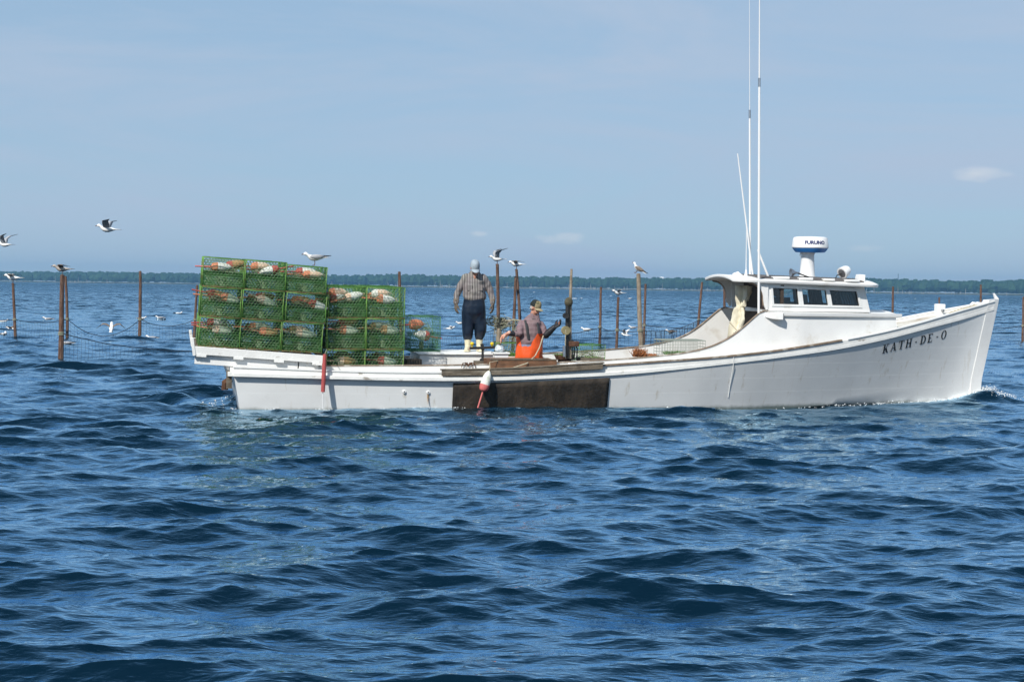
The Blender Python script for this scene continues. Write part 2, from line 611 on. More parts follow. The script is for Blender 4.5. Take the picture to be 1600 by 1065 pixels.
def copy_tree(o, parent=None):
    c = o.copy()
    COL.objects.link(c)
    if parent:
        c.parent = parent
    for ch in o.children:
        copy_tree(ch, c)
    return c


def T(x, y, z):
    return Matrix.Translation((x, y, z))


def Rm(deg, ax):
    return Matrix.Rotation(R(deg), 4, ax)


def remeshed(mb, voxel, smooth_it=4, fold=None):
    """one continuous skin over overlapping volumes"""
    me = mb.mesh('tmp')
    o = bpy.data.objects.new('tmp', me)
    COL.objects.link(o)
    r = o.modifiers.new('r', 'REMESH')
    r.mode = 'VOXEL'
    r.voxel_size = voxel
    sm = o.modifiers.new('s', 'SMOOTH')
    sm.iterations = smooth_it
    sm.factor = 0.5
    dg = bpy.context.evaluated_depsgraph_get()
    ev = o.evaluated_get(dg)
    out = bpy.data.meshes.new_from_object(ev)
    bpy.data.objects.remove(o)
    if fold:
        nrm = [v.normal.copy() for v in out.vertices]
        for v, n_ in zip(out.vertices, nrm):
            v.co += n_ * fold(v.co)
    return out


def smooth_curve(pts, n=400, k=9):
    """dense, smoothed interpolation through (x, z) points"""
    xs = np.array([p[0] for p in pts])
    zs = np.array([p[1] for p in pts])
    o = np.argsort(xs)
    xs, zs = xs[o], zs[o]
    X = np.linspace(xs[0], xs[-1], n)
    Z = np.interp(X, xs, zs)
    ker = np.ones(k) / k
    for _ in range(3):
        # reflect about the end values so the ends keep their slope
        pad = np.concatenate([2 * Z[0] - Z[k:0:-1], Z, 2 * Z[-1] - Z[-2:-k - 2:-1]])
        Z = np.convolve(pad, ker, 'same')[k:-k]
    return lambda x: float(np.interp(x, X, Z))


# ------------------------------------------------------------------ hull lines (boat-local: x forward, y to port, z up)
LB = bl(1556, 470, 0).x
beam = smooth_curve([(0, 1.45), (1.5, 1.54), (3, 1.6), (6, 1.62), (8, 1.54), (9, 1.43), (10, 1.27), (11, 1.06), (12, .80), (12.8, .57), (13.5, .34), (14.1, .13), (LB, .045)], 400, 7)
chine_y = smooth_curve([(0, 1.34), (3, 1.47), (6, 1.45), (8, 1.27), (9, 1.11), (10, .90), (11, .66), (12, .42), (13, .20), (13.7, .08), (LB, .03)], 400, 7)
chine_z = smooth_curve([(0, -.14), (6, -.14), (8, -.12), (10, -.07), (11, -.01), (12, .08), (12.8, .18), (13.5, .27), (LB, .40)], 400, 9)
keel_z = smooth_curve([(0, -.45), (6, -.6), (11, -.62), (13, -.5), (14, -.3), (LB, -.2)], 400, 9)


def px_side(pts, inset=0.0, fn=None):
    out = []
    for px, py in pts:
        x = bl(px, py, -1.4).x
        for _ in range(6):
            q = bl(px, py, -((fn or beam)(x) - inset))
            x = q.x
        out.append((q.x, q.z))
    return out


g_bot = smooth_curve(px_side([(371, 588), (500, 591.5), (600, 594), (700, 595), (800, 594), (950, 587), (1000, 583.5), (1080, 575.5), (1200, 561.5), (1300, 548), (1380, 532), (1460, 511), (1500, 501), (1553, 485)]), 400, 13)
toe_top = smooth_curve(px_side([(371, 574), (450, 577), (520, 580), (600, 582), (700, 582.5), (800, 580.5), (940, 571.5), (1000, 567.5), (1120, 559), (1200, 550.5), (1300, 535), (1380, 519.5), (1440, 504), (1500, 486), (1540, 475), (1556, 470)], 0.05), 400, 13)


def coam_y(x):
    return beam(x) - np.interp(x, [0, 8.5, 10, 12.2], [0.40, 0.38, 0.20, 0.17])


TRF = 12.05
_ct = px_side([(380, 573), (520, 572), (700, 571), (860, 567.5), (940, 563.5), (1000, 559.5), (1060, 553.5), (1090, 548), (1115, 541), (1135, 531.5), (1150, 522), (1163, 511.5), (1176, 500), (1188, 489), (1194, 486)], 0, coam_y)
_ct = [p for p in _ct] + [(9.45, 1.655), (10.5, 1.645), (TRF + .2, 1.63)]
coam_top = smooth_curve(_ct, 600, 5)


def hull_pt(x, s):
    """point of the near (starboard) topside at station x, s = 0 chine .. 1 guard"""
    z0, z1 = chine_z(x), g_bot(x) + 0.03
    y0, y1 = chine_y(x), beam(x)
    p = 1.0 + 0.12 * max(0, (x / LB - .45) / .55) ** 1.2
    z = z0 + (z1 - z0) * s
    y = y0 + (y1 - y0) * s ** p
    rake = 0.36 * (x / LB) ** 9 * max(0, (1.75 - z) / 1.75) - 0.11 * (1 - x / LB) ** 14 * max(0, (0.6 - z) / 0.6)
    return Vector((x - rake, -y, z))


def hull_y(x, z):
    xs = x
    for _ in range(4):
        s = (z - chine_z(xs)) / (g_bot(xs) + .03 - chine_z(xs))
        s = min(max(s, 0), 1)
        xs = x + (xs - hull_pt(xs, s).x)
    return -hull_pt(xs, s).y


#SECTION_WATER
# ------------------------------------------------------------------ water: wind chop from a directional wave spectrum
def wave_tile(N, Lt, lam0, lam1, seed, peak=1.6, wind=R(-97), hs=None):
    rng = np.random.default_rng(seed)
    k1 = np.fft.fftfreq(N, Lt / N) * 2 * np.pi
    kx, ky = np.meshgrid(k1, k1, indexing='xy')
    k = np.hypot(kx, ky)
    k[0, 0] = 1e-6
    kp = 2 * np.pi / peak
    th = np.arctan2(ky, kx) - wind
    spread = np.abs(np.cos(th / 2)) ** np.where(k < 2.5 * kp, 22, 13.0)
    P = np.exp(-1.25 * (kp / k) ** 2) / k ** 4.0 * spread
    P[(k < 2 * np.pi / lam1) | (k >= 2 * np.pi / lam0)] = 0
    dk = 2 * np.pi / Lt
    A = np.sqrt(P) * dk * (rng.normal(size=k.shape) + 1j * rng.normal(size=k.shape))
    h = np.fft.ifft2(A) * N * N
    dx = np.fft.ifft2(-1j * kx / k * A) * N * N
    dy = np.fft.ifft2(-1j * ky / k * A) * N * N
    return [a.real.astype(np.float32) for a in (h, dx, dy)]


def samp(tile, Lt, x, y, rot):
    c, s = math.cos(rot), math.sin(rot)
    u = ((c * x + s * y) / Lt) % 1.0
    v = ((-s * x + c * y) / Lt) % 1.0
    N = tile[0].shape[0]
    u, v = u * N, v * N
    i, j = np.floor(u).astype(int), np.floor(v).astype(int)
    fu, fv = (u - i).astype(np.float32), (v - j).astype(np.float32)
    i %= N
    j %= N
    i2, j2 = (i + 1) % N, (j + 1) % N
    o = []
    for a in tile:
        o.append(a[j, i] * (1 - fu) * (1 - fv) + a[j, i2] * fu * (1 - fv) + a[j2, i] * (1 - fu) * fv + a[j2, i2] * fu * fv)
    return o[0], c * o[1] - s * o[2], s * o[1] + c * o[2]


ROT_B, ROT_A = R(23), R(-11)
LT_B, LT_A = 131.0, 29.0
tile_b = wave_tile(512, LT_B, 1.1, 14.0, 3, wind=R(-84) - ROT_B)
tile_a = wave_tile(1024, LT_A, 0.13, 1.1, 5, wind=R(-90) - ROT_A)
_amp = 0.17 / (4 * math.sqrt(float(tile_b[0].var() + tile_a[0].var())))
CHOP = 1.25


def wave(x, y):
    x, y = np.asarray(x, float), np.asarray(y, float)
    a = samp(tile_a, LT_A, x, y, ROT_A)
    b = samp(tile_b, LT_B, x, y, ROT_B)
    g = 1.12 + 0.25 * np.sin(x * .031 + 1.3 + .02 * y) * np.sin(y * .043 + .4)      # gust patches
    return [(a[i] * (0.34 if i == 0 else 0.40) + b[i]) * _amp * g for i in range(3)]


_bx = np.linspace(-0.1, LB, 300)
_wy = np.array([hull_y(min(max(x, .05), LB - .01), 0.03) if x < 14.05 else 0.02 for x in _bx])
BI = np.array(MBI)


def boat_xy(X, Y):
    return (BI[0, 0] * X + BI[0, 1] * Y + BI[0, 3], BI[1, 0] * X + BI[1, 1] * Y + BI[1, 3])


def water_at(X, Y):
    h, dx, dy = wave(X, Y)
    bx, by = boat_xy(X, Y)
    hb = np.interp(bx, _bx, _wy, left=-1, right=-1)
    side = np.abs(by) - hb                                   # distance off the waterline
    near = np.clip(1 - np.abs(side) / 1.6, 0, 1) * ((bx > -.6) & (bx < LB + .4))
    inside = (side < -0.10) & (bx > 0.1) & (bx < 14.0)
    damp = 1 - 0.45 * near
    h, dx, dy = h * damp, dx * damp, dy * damp
    h = np.where(inside, np.minimum(h, 0) * .5 - .12, h)
    dx = np.where(inside, 0, dx)
    dy = np.where(inside, 0, dy)
    # bow wave and quarter wave
    q = np.abs(by) - np.interp(bx, [10.5, 14.0, 14.9], [1.35, .12, .0])
    bow = np.exp(-((bx - 14.15) / .55) ** 2) * np.exp(-(by / .55) ** 2) * .13
    bow += np.exp(-((q - .12) / .22) ** 2) * np.clip((bx - 10.2) / 3.4, 0, 1) * (bx < 14.3) * .07 * (side > -.05)
    trough = -np.exp(-((bx - 9.6) / 1.6) ** 2) * np.exp(-(side / 1.0) ** 2) * .07
    stern = np.exp(-((bx + .75) / .6) ** 2) * np.exp(-(by / 1.5) ** 2) * .12 * np.sin(bx * 5 + by * 2)
    h = h + bow + trough + stern
    foam = np.exp(-(np.clip(side, 0, 9) / .12) ** 1.2) * np.clip((bx - 8.5) / 4.5, 0, 1) * ((bx < 14.5) & (side > -.2)) * .6
    foam = np.maximum(foam, np.exp(-((bx - 14.5) / .38) ** 2) * np.exp(-((by + .15) / .35) ** 2) * .48)
    foam = np.maximum(foam, np.exp(-((bx + .35) / .45) ** 2) * np.exp(-(by / 1.4) ** 2) * .33)
    foam = np.maximum(foam, np.exp(-(np.clip(side, 0, 9) / .08)) * ((bx > 0.0) & (bx < 9) & (side > -.2)) * .42)
    # faint turbulent streaks beside and behind
    foam = np.maximum(foam, np.exp(-((side - .5) / .35) ** 2) * ((bx > -.6) & (bx < 4.5)) * (by < 0) * .33)
    return h, dx, dy, foam


th_d = np.linspace(R(-21), R(21), 520)
th_s = np.linspace(R(21), R(339), 60)[1:-1]
TH = np.concatenate([th_d, th_s])
rr = [0.0 + 1.2 * i for i in range(1, 4)]
r_ = 4.2
while r_ < 7000:
    rr.append(r_)
    r_ *= 1.0031 if r_ < 70 else (1.007 if r_ < 300 else 1.03)
RR = np.array(rr)
rg, tg = np.meshgrid(RR, TH, indexing='ij')
X0 = (rg * np.sin(tg)).ravel()
Y0 = (rg * np.cos(tg)).ravel()
h, dx, dy, foam = water_at(X0, Y0)
# breaking crests: where the choppy surface folds
nR, nT = rg.shape
fade = np.clip(1.4 - rg.ravel() / 2500, 0.25, 1)
hn = h / (h[(rg.ravel() < 200)].std())
white = np.clip((hn - 2.8) / .6, 0, 1) * np.clip((rg.ravel() - 60) / 120, 0, 1) * .95
foam = np.maximum(foam, white)
co = np.empty((len(X0), 3), np.float32)
co[:, 0] = X0 - CHOP * dx * fade
co[:, 1] = Y0 - CHOP * dy * fade
co[:, 2] = h * fade
wv = co.shape[0]
co = np.vstack([co, [[0, 0, 0]]]).astype(np.float32)
ii, jj = np.meshgrid(np.arange(nR - 1), np.arange(nT), indexing='ij')
j2 = (jj + 1) % nT
quads = np.stack([ii * nT + jj, ii * nT + j2, (ii + 1) * nT + j2, (ii + 1) * nT + jj], -1).reshape(-1, 4)
tris = np.stack([np.full(nT, wv), np.arange(nT), (np.arange(nT) + 1) % nT], -1)[:, ::-1]
wm = bpy.data.meshes.new('water')
nq, nt3 = len(quads), len(tris)
wm.vertices.add(len(co))
wm.vertices.foreach_set('co', co.ravel())
wm.loops.add(nq * 4 + nt3 * 3)
wm.loops.foreach_set('vertex_index', np.concatenate([quads.ravel(), tris.ravel()]).astype(np.int32))
wm.polygons.add(nq + nt3)
wm.polygons.foreach_set('loop_start', np.concatenate([np.arange(nq) * 4, nq * 4 + np.arange(nt3) * 3]).astype(np.int32))
wm.polygons.foreach_set('use_smooth', np.ones(nq + nt3, bool))
wm.update(calc_edges=True)
at_ = wm.attributes.new('foam', 'FLOAT', 'POINT')
at_.data.foreach_set('value', np.append(foam, 0).astype(np.float32))

at_ = wm.attributes.new('subwave', 'FLOAT', 'POINT')
at_.data.foreach_set('value', np.append(np.clip((rg.ravel() - 25) / 110, 0.0, 1.0), 0).astype(np.float32))
m = bpy.data.materials.new('sea_water')
m.use_nodes = True
n, l = m.node_tree.nodes, m.node_tree.links
b = n['Principled BSDF']
b.inputs['Base Color'].default_value = (0.0010, 0.0095, 0.020, 1)
b.inputs['Roughness'].default_value = 0.07
b.inputs['IOR'].default_value = 1.40
b.inputs['Specular IOR Level'].default_value = 0.5
b.inputs['Specular Tint'].default_value = (0.42, 0.70, 1.0, 1)
t = n.new('ShaderNodeTexCoord')
mpn = n.new('ShaderNodeMapping')
mpn.inputs['Scale'].default_value = (0.42, 1.0, 1.0)
mpn.inputs['Rotation'].default_value = (0, 0, R(7))
l.new(t.outputs['Object'], mpn.inputs[0])
prev = None
for scl, dist_, st in ((3.0, 0.02, 0.4), (8.0, 0.019, 0.8), (20.0, 0.011, 0.9)):
    z = n.new('ShaderNodeTexNoise')
    z.inputs['Scale'].default_value = scl
    z.inputs['Detail'].default_value = 3
    z.inputs['Roughness'].default_value = 0.5
    z.inputs['Distortion'].default_value = 0.35
    l.new(mpn.outputs[0], z.inputs['Vector'])
    bp = n.new('ShaderNodeBump')
    bp.inputs['Strength'].default_value = st
    bp.inputs['Distance'].default_value = dist_
    l.new(z.outputs[0], bp.inputs['Height'])
    if prev:
        l.new(prev.outputs[0], bp.inputs['Normal'])
    prev = bp
# unresolved wavelets: spread of facet slopes on the coarser far water
sa = n.new('ShaderNodeAttribute')
sa.attribute_name = 'subwave'
zs_ = n.new('ShaderNodeTexNoise')
zs_.inputs['Scale'].default_value = 0.5
zs_.inputs['Detail'].default_value = 7
zs_.inputs['Roughness'].default_value = 0.78
l.new(mpn.outputs[0], zs_.inputs['Vector'])
v1 = n.new('ShaderNodeVectorMath')
v1.operation = 'SUBTRACT'
l.new(zs_.outputs['Color'], v1.inputs[0])
v1.inputs[1].default_value = (.5, .5, .5)
v2 = n.new('ShaderNodeVectorMath')
v2.operation = 'MULTIPLY'
l.new(v1.outputs[0], v2.inputs[0])
v2.inputs[1].default_value = (2.0, 5.5, 0.0)
v3 = n.new('ShaderNodeVectorMath')
v3.operation = 'SCALE'
l.new(v2.outputs[0], v3.inputs[0])
l.new(sa.outputs['Fac'], v3.inputs['Scale'])
v4 = n.new('ShaderNodeVectorMath')
v4.operation = 'ADD'
l.new(prev.outputs[0], v4.inputs[0])
l.new(v3.outputs[0], v4.inputs[1])
v5 = n.new('ShaderNodeVectorMath')
v5.operation = 'NORMALIZE'
l.new(v4.outputs[0], v5.inputs[0])
l.new(v5.outputs[0], b.inputs['Normal'])
b.inputs['Specular IOR Level'].default_value = 0.0
gl = n.new('ShaderNodeBsdfGlossy')
gl.inputs['Roughness'].default_value = 0.03
l.new(v5.outputs[0], gl.inputs['Normal'])
fr = n.new('ShaderNodeFresnel')
fr.inputs['IOR'].default_value = 1.45
l.new(v5.outputs[0], fr.inputs['Normal'])
gr_ = n.new('ShaderNodeValToRGB')                 # blue put into the reflection colour: deeper on steep facets, paler at grazing angles
gr_.color_ramp.elements[0].position = 0.08
gr_.color_ramp.elements[0].color = (0.36, 0.70, 1.0, 1)
gr_.color_ramp.elements[1].position = 0.75
gr_.color_ramp.elements[1].color = (0.69, 0.88, 1.0, 1)
l.new(fr.outputs[0], gr_.inputs[0])
l.new(gr_.outputs[0], gl.inputs['Color'])
wmx = n.new('ShaderNodeMixShader')
fg = n.new('ShaderNodeValToRGB')
el = fg.color_ramp.elements
el[0].position, el[0].color = 0.0, (0.0, 0.0, 0.0, 1)
el[1].position, el[1].color = 1.0, (1, 1, 1, 1)
for p_, v_ in ((0.07, 0.035), (0.17, 0.27), (0.38, 0.86)):
    e_ = el.new(p_)
    e_.color = (v_, v_, v_, 1)
l.new(fr.outputs[0], fg.inputs[0])
l.new(fg.outputs[0], wmx.inputs[0])
l.new(b.outputs[0], wmx.inputs[1])
l.new(gl.outputs[0], wmx.inputs[2])
fa = n.new('ShaderNodeAttribute')
fa.attribute_name = 'foam'
zf = n.new('ShaderNodeTexNoise')
zf.inputs['Scale'].default_value = 9
zf.inputs['Detail'].default_value = 8
zf.inputs['Roughness'].default_value = 0.7
l.new(t.outputs['Object'], zf.inputs['Vector'])
ad = n.new('ShaderNodeMath')
ad.operation = 'ADD'
l.new(fa.outputs['Fac'], ad.inputs[0])
l.new(zf.outputs[0], ad.inputs[1])
rf = n.new('ShaderNodeValToRGB')
rf.color_ramp.elements[0].position = 0.93
rf.color_ramp.elements[1].position = 1.25
l.new(ad.outputs[0], rf.inputs[0])
fb = n.new('ShaderNodeBsdfDiffuse')
fb.inputs['Color'].default_value = (0.72, 0.76, 0.78, 1)
ms = n.new('ShaderNodeMixShader')
l.new(rf.outputs[0], ms.inputs[0])
l.new(wmx.outputs[0], ms.inputs[1])
l.new(fb.outputs[0], ms.inputs[2])
l.new(ms.outputs[0], n['Material Output'].inputs['Surface'])
tag(link('water', wm, m, smooth=False), kind='structure')


def water_z(x, y):
    return float(water_at(np.array([x]), np.array([y]))[0][0])


# ------------------------------------------------------------------ far shore
def shore_y(x):
    return 1750 - 0.30 * x + 60 * math.sin(x * .006 + 1.0) + 22 * math.sin(x * .021)


xs = np.linspace(-2600, 2600, 160)
v, f = [], []
for x in xs:
    y = shore_y(x)
    v += [(x, y, -1.2), (x, y + 4, .2), (x, y + 60, .8), (x, y + 260, 1.6)]
for i in range(len(xs) - 1):
    for k in range(3):
        a = i * 4 + k
        f.append((a, a + 4, a + 5, a + 1))
mb = MB()
mb.add(v, f)
tag(mb.build('far_shore', M_LAND), kind='structure')

# woodland crowns: one mass of countless far-off trees
m = bpy.data.materials.new('far_pine_foliage')
m.use_nodes = True
n, l = m.node_tree.nodes, m.node_tree.links
b = n['Principled BSDF']
b.inputs['Roughness'].default_value = 0.9
b.inputs['Specular IOR Level'].default_value = 0.1
a_ = n.new('ShaderNodeAttribute')
a_.attribute_name = 'tint'
r1 = n.new('ShaderNodeValToRGB')
r1.color_ramp.elements[0].color = (0.010, 0.030, 0.022, 1)
r1.color_ramp.elements[1].color = (0.036, 0.075, 0.036, 1)
l.new(a_.outputs['Fac'], r1.inputs[0])
l.new(r1.outputs[0], b.inputs['Base Color'])
M_PINE = m
rng = random.Random(11)
V, Fc, tint = [], [], []
TV, TF = [], []
for x in np.arange(-1500, 1500, 1.0):
    if abs(x) > 750 and rng.random() < .55:
        continue
    for _ in range(2):
        xx = x + rng.uniform(-2, 2)
        dep = rng.choice((8, 16, 26, 38, 55)) + rng.uniform(-4, 4)
        y0 = shore_y(xx) + dep
        grow = 1.0 + .10 * mnoise.noise((xx * .012, 3.1, 0)) + .05 * mnoise.noise((xx * .05, 9.1, 0))
        H_ = (11.2 + dep * .05 + xx * .0022) * grow * rng.uniform(.90, 1.06)
        w_ = rng.uniform(3.0, 5.2)
        base = 1.0 + H_ * rng.uniform(.08, .3)
        o = len(V)
        nseg, lev = 6, 4
        tt = rng.random()
        ph = rng.uniform(0, 6)
        for q in range(lev):
            fr = q / (lev - 1)
            rad = w_ * (0.8, 1.05, .92, .5)[q] * rng.uniform(.8, 1.15)
            for k in range(nseg):
                an = ph + 2 * math.pi * k / nseg
                rk = rad * rng.uniform(.65, 1.25)
                V.append((xx + rk * math.cos(an), y0 + rk * math.sin(an), base + (H_ - base) * fr + rng.uniform(-.6, .6)))
                tint.append(min(1, max(0, tt * .7 + rng.uniform(0, .35) + .15 * (fr - .5))))
        for q in range(lev - 1):
            for k in range(nseg):
                k2 = (k + 1) % nseg
                Fc.append((o + q * nseg + k, o + q * nseg + k2, o + (q + 1) * nseg + k2, o + (q + 1) * nseg + k))
        Fc.append(tuple(o + (lev - 1) * nseg + k for k in range(nseg)))
me = bpy.data.meshes.new('far_wood')
me.from_pydata(V, [], Fc)
at_ = me.attributes.new('tint', 'FLOAT', 'POINT')
at_.data.foreach_set('value', tint)
tag(link('far_wood', me, M_PINE, smooth=False), 'dark green pine wood along the far shore', 'wood', kind='stuff')
# pale dead trunks along the water's edge
mb = MB()
for _ in range(330):
    x = rng.triangular(-300, 700, 260) if rng.random() < .75 else rng.uniform(-800, 800)
    y0 = shore_y(x) + rng.uniform(2, 9)
    hh = rng.uniform(2.5, 8.5)
    lean = rng.uniform(-.5, .5)
    mb.tube([(x, y0, 0), (x + lean * .5, y0, hh * .55), (x + lean, y0, hh)], [.26, .2, .08], 4)
tag(mb.build('dead_trunks', M_BTRUNK), 'bleached dead tree trunks standing along the far shoreline', 'dead trees', kind='stuff')

# water tower and mast over the trees
p = at_dist(1034, 450, 2300)
t_ = empty('water_tower', T(p.x, p.y, 0), 'small white water tower just above the far trees', 'water tower')
mb = MB()
for k in range(4):
    a = math.pi / 4 + k * math.pi / 2
    mb.tube([(3 * math.cos(a), 3 * math.sin(a), 0), (2 * math.cos(a), 2 * math.sin(a), 14)], .3, 5)
mb.build('legs', M_GEL, t_)
MB().lathe([(.5, 13), (3.2, 14.2), (4.0, 16), (4.0, 17.4), (3.0, 18.8), (.2, 19.6)], 14).build('tank', M_GEL, t_)
p = at_dist(1403, 452, 2100)
t_ = empty('radio_mast', T(p.x, p.y, 0), 'thin dark radio mast above the trees right of the pilothouse', 'mast')
mb = MB()
for k in range(3):
    a = k * 2.094
    mb.tube([(.5 * math.cos(a), .5 * math.sin(a), 0), (.35 * math.cos(a), .35 * math.sin(a), 26)], .14, 4)
for q in range(12):
    mb.bar((.45 * math.cos(q), .45 * math.sin(q), q * 2.1), (.45 * math.cos(q + 2.1), .45 * math.sin(q + 2.1), q * 2.1 + 2), .1, .1)
mb.build('lattice', M_DARK, t_)
# ------------------------------------------------------------------ the workboat
boat = empty('workboat', MB_.copy(), 'long white wooden workboat with low pilothouse, radar and tall antennas', 'boat')
NS = 110
XS = [LB * (1 - (1 - i / NS) ** 1.15) for i in range(NS + 1)]
XS[-1] = LB - .004


# hull shell, both sides in one skin
secs = []
for x in XS:
    near = [Vector((hull_pt(x, 0).x, 0, keel_z(x)))]
    c = hull_pt(x, 0)
    near.append(Vector((c.x, c.y * .5, keel_z(x) * .55 + c.z * .45)))
    near += [hull_pt(x, k / 9) for k in range(10)]
    far = [Vector((p.x, -p.y, p.z)) for p in near[1:]]
    secs.append(far[::-1] + near)
mb = MB()
mb.loft(secs, caps=False, closed=False)
nn = len(secs[0])
mb.f.append(tuple(range(nn)))                       # transom
hull = mb.build('hull', M_HULL, boat, angle=28)
# cove panel seams: plank edges under the guard near the stern quarter and fittings come below

# stem post
secs = []
for k in range(13):
    s = k / 12
    a = hull_pt(LB - .01, s)
    bq = hull_pt(LB - .24, s)
    zb = a.z
    yb_ = hull_y(bq.x, zb) + .010
    secs.append([(a.x + .03, -.032, zb), (bq.x, -yb_, zb), (bq.x, yb_, zb), (a.x + .03, .032, zb)])
a = secs[-1]
zt = toe_top(LB - .05) + .05
secs.append([(LB + .045, -.035, zt), (LB - .2, -(beam(LB - .2) + .012), zt - .02), (LB - .2, beam(LB - .2) + .012, zt - .02), (LB + .045, .035, zt)])
a = secs[0]
secs.insert(0, [(p[0] - .05, p[1], -.25) for p in a])
mb = MB()
mb.loft(secs)
mb.add([(LB - .02, -.03, zt), (LB + .05, -.03, zt), (LB + .05, .03, zt), (LB - .02, .03, zt), (LB - .06, -.015, zt + .10), (LB - .04, -.015, zt + .11), (LB - .04, .015, zt + .11), (LB - .06, .015, zt + .10)],
       [(0, 1, 5, 4), (1, 2, 6, 5), (2, 3, 7, 6), (3, 0, 4, 7), (4, 5, 6, 7)])
mb.build('stem_post', M_WHITE, boat, angle=20)


def strip(y0, y1, z0, z1, xs, sides=(-1, 1)):
    """continuous moulding: section corners given as functions of x"""
    out = MB()
    for sd in sides:
        rings = []
        for x in xs:
            rings.append([(x, sd * y0(x), z0(x)), (x, sd * y1(x), z0(x)), (x, sd * y1(x), z1(x)), (x, sd * y0(x), z1(x))])
        out.loft(rings)
    return out


XG = [x for x in XS if x < LB - .06]
strip(lambda x: beam(x) - .05, lambda x: beam(x) + .012 + float(np.interp(x, [0, 3.6, 5.5, 8, 13, LB], [.055, .05, .02, -.007, -.007, -.007])), lambda x: g_bot(x), lambda x: g_bot(x) + .062, XG).build('guard_rail', M_WORN, boat, bevel=.006)
strip(lambda x: beam(x) - .06, lambda x: beam(x) + .002, lambda x: g_bot(x) + .0625, lambda x: toe_top(x), XG).build('toe_board', M_WORN, boat)
strip(lambda x: beam(x) - .085, lambda x: beam(x) + .024, lambda x: toe_top(x) + .001, lambda x: toe_top(x) + .026, [x for x in XG if 5.9 < x < 10.8]).build('cap_rail', M_CAP, boat)
strip(lambda x: beam(x) - .075, lambda x: beam(x) + .020, lambda x: toe_top(x) + .001, lambda x: toe_top(x) + .022, [x for x in XG if x <= 5.9], ).build('cap_rail', M_WHITE, boat)
strip(lambda x: beam(x) - .075, lambda x: beam(x) + .020, lambda x: toe_top(x) + .001, lambda x: toe_top(x) + .022, [x for x in XG if x >= 10.8], ).build('cap_rail', M_WHITE, boat)
# transom guard
mb = MB()
mb.box(-.09, .02, -1.46, 1.46, g_bot(0), g_bot(0) + .075)
mb.box(-.05, .02, -1.43, 1.43, g_bot(0) + .076, toe_top(0))
mb.build('transom_rail', M_WORN, boat, bevel=.006)

# side decks and foredeck
mb = MB()
for sd in (-1, 1):
    xs = [x for x in XS if x <= TRF]
    mb.loft([[(x, sd * (beam(x) - .055), toe_top(x) - .045), (x, sd * (coam_y(x) - .02), toe_top(x) - .03), (x, sd * (coam_y(x) - .02), toe_top(x) - .075), (x, sd * (beam(x) - .055), toe_top(x) - .085)] for x in xs])
xs = [x for x in XS if TRF - .1 <= x <= LB - .12]
mb.loft([[(x, -(beam(x) - .055), toe_top(x) - .05), (x, 0, toe_top(x) - .01), (x, beam(x) - .055, toe_top(x) - .05), (x, 0, toe_top(x) - .09)] for x in xs])
mb.box(0.02, .35, -1.3, 1.3, toe_top(0) - .08, toe_top(0) - .03)
mb.build('deck', mat('deck_paint', (0.62, 0.60, 0.54), .7, .12, 5, .2, 30, .2, col2=(.36, .27, .18), f2=(.5, .75), s2=3), boat)

# coamings that sweep up into the trunk cabin sides
XC = sorted(set([.3 + (TRF - .3) * i / 120 for i in range(121)]))


def coaming(sd):
    rings = []
    for x in XC:
        y = coam_y(x)
        zt_ = coam_top(x)
        tum = .05 * max(0, zt_ - .9)
        zb_ = np.interp(x, [0, 8.0, 9.3], [.10, .10, toe_top(9.3) - .12]) if x < 9.3 else toe_top(x) - .12
        rings.append([(x, sd * y, zb_), (x, sd * y, min(zt_ - .05, toe_top(x))), (x, sd * (y - tum), zt_), (x, sd * (y - tum - .035), zt_), (x, sd * (y - .035), zb_)])
    return MB().loft(rings)


coaming(-1).build('coaming', M_WHITE, boat)
coaming(1).build('coaming', M_WHITE, boat)
for sd in (-1, 1):
    rings = []
    for x in [x for x in XC if x < 9.42]:
        y = coam_y(x) - .05 * max(0, coam_top(x) - .9)
        zt_ = coam_top(x)
        rings.append([(x, sd * (y + .012), zt_ + .001), (x, sd * (y + .012), zt_ + .018), (x, sd * (y - .05), zt_ + .018), (x, sd * (y - .05), zt_ + .001)])
    MB().loft(rings).build('coaming_cap', M_CAP, boat)
# cockpit sole and inside bulkheads
MB().loft([[(x, -w_, .09), (x, w_, .09), (x, w_, .13), (x, -w_, .13)] for x, w_ in ((.3, 1.16), (6, 1.22), (8, 1.15), (9, .98), (9.7, .85))]).build('cockpit_sole', M_GREYWOOD, boat)
MB().box(.3, .34, -1.1, 1.1, .13, .70).build('aft_bulkhead', M_WHITE, boat)


def ty(x):
    return coam_y(x) - .05 * max(0, coam_top(x) - .9)


# trunk cabin top, front and moulding
xs = [9.36 + (TRF - 9.36) * i / 24 for i in range(25)]
mb = MB()
mb.loft([[(x, -ty(x) - .03, coam_top(x) + .002), (x, -ty(x) * .5, coam_top(x) + .035), (x, 0, coam_top(x) + .05), (x, ty(x) * .5, coam_top(x) + .035), (x, ty(x) + .03, coam_top(x) + .002), (x, 0, coam_top(x) - .02)] for x in xs])
mb.build('trunk_top', M_WHITE, boat)
mb = MB()
zf0, zf1 = toe_top(TRF) - .05, coam_top(TRF)
mb.add([(TRF + .02, -coam_y(TRF), zf0), (TRF + .02, coam_y(TRF), zf0), (TRF, ty(TRF), zf1), (TRF, -ty(TRF), zf1), (TRF - .04, -coam_y(TRF), zf0), (TRF - .04, coam_y(TRF), zf0), (TRF - .04, ty(TRF), zf1), (TRF - .04, -ty(TRF), zf1)],
       [(0, 1, 2, 3), (7, 6, 5, 4), (0, 3, 7, 4), (1, 5, 6, 2), (3, 2, 6, 7), (0, 4, 5, 1)])
mb.build('trunk_front', M_WHITE, boat)
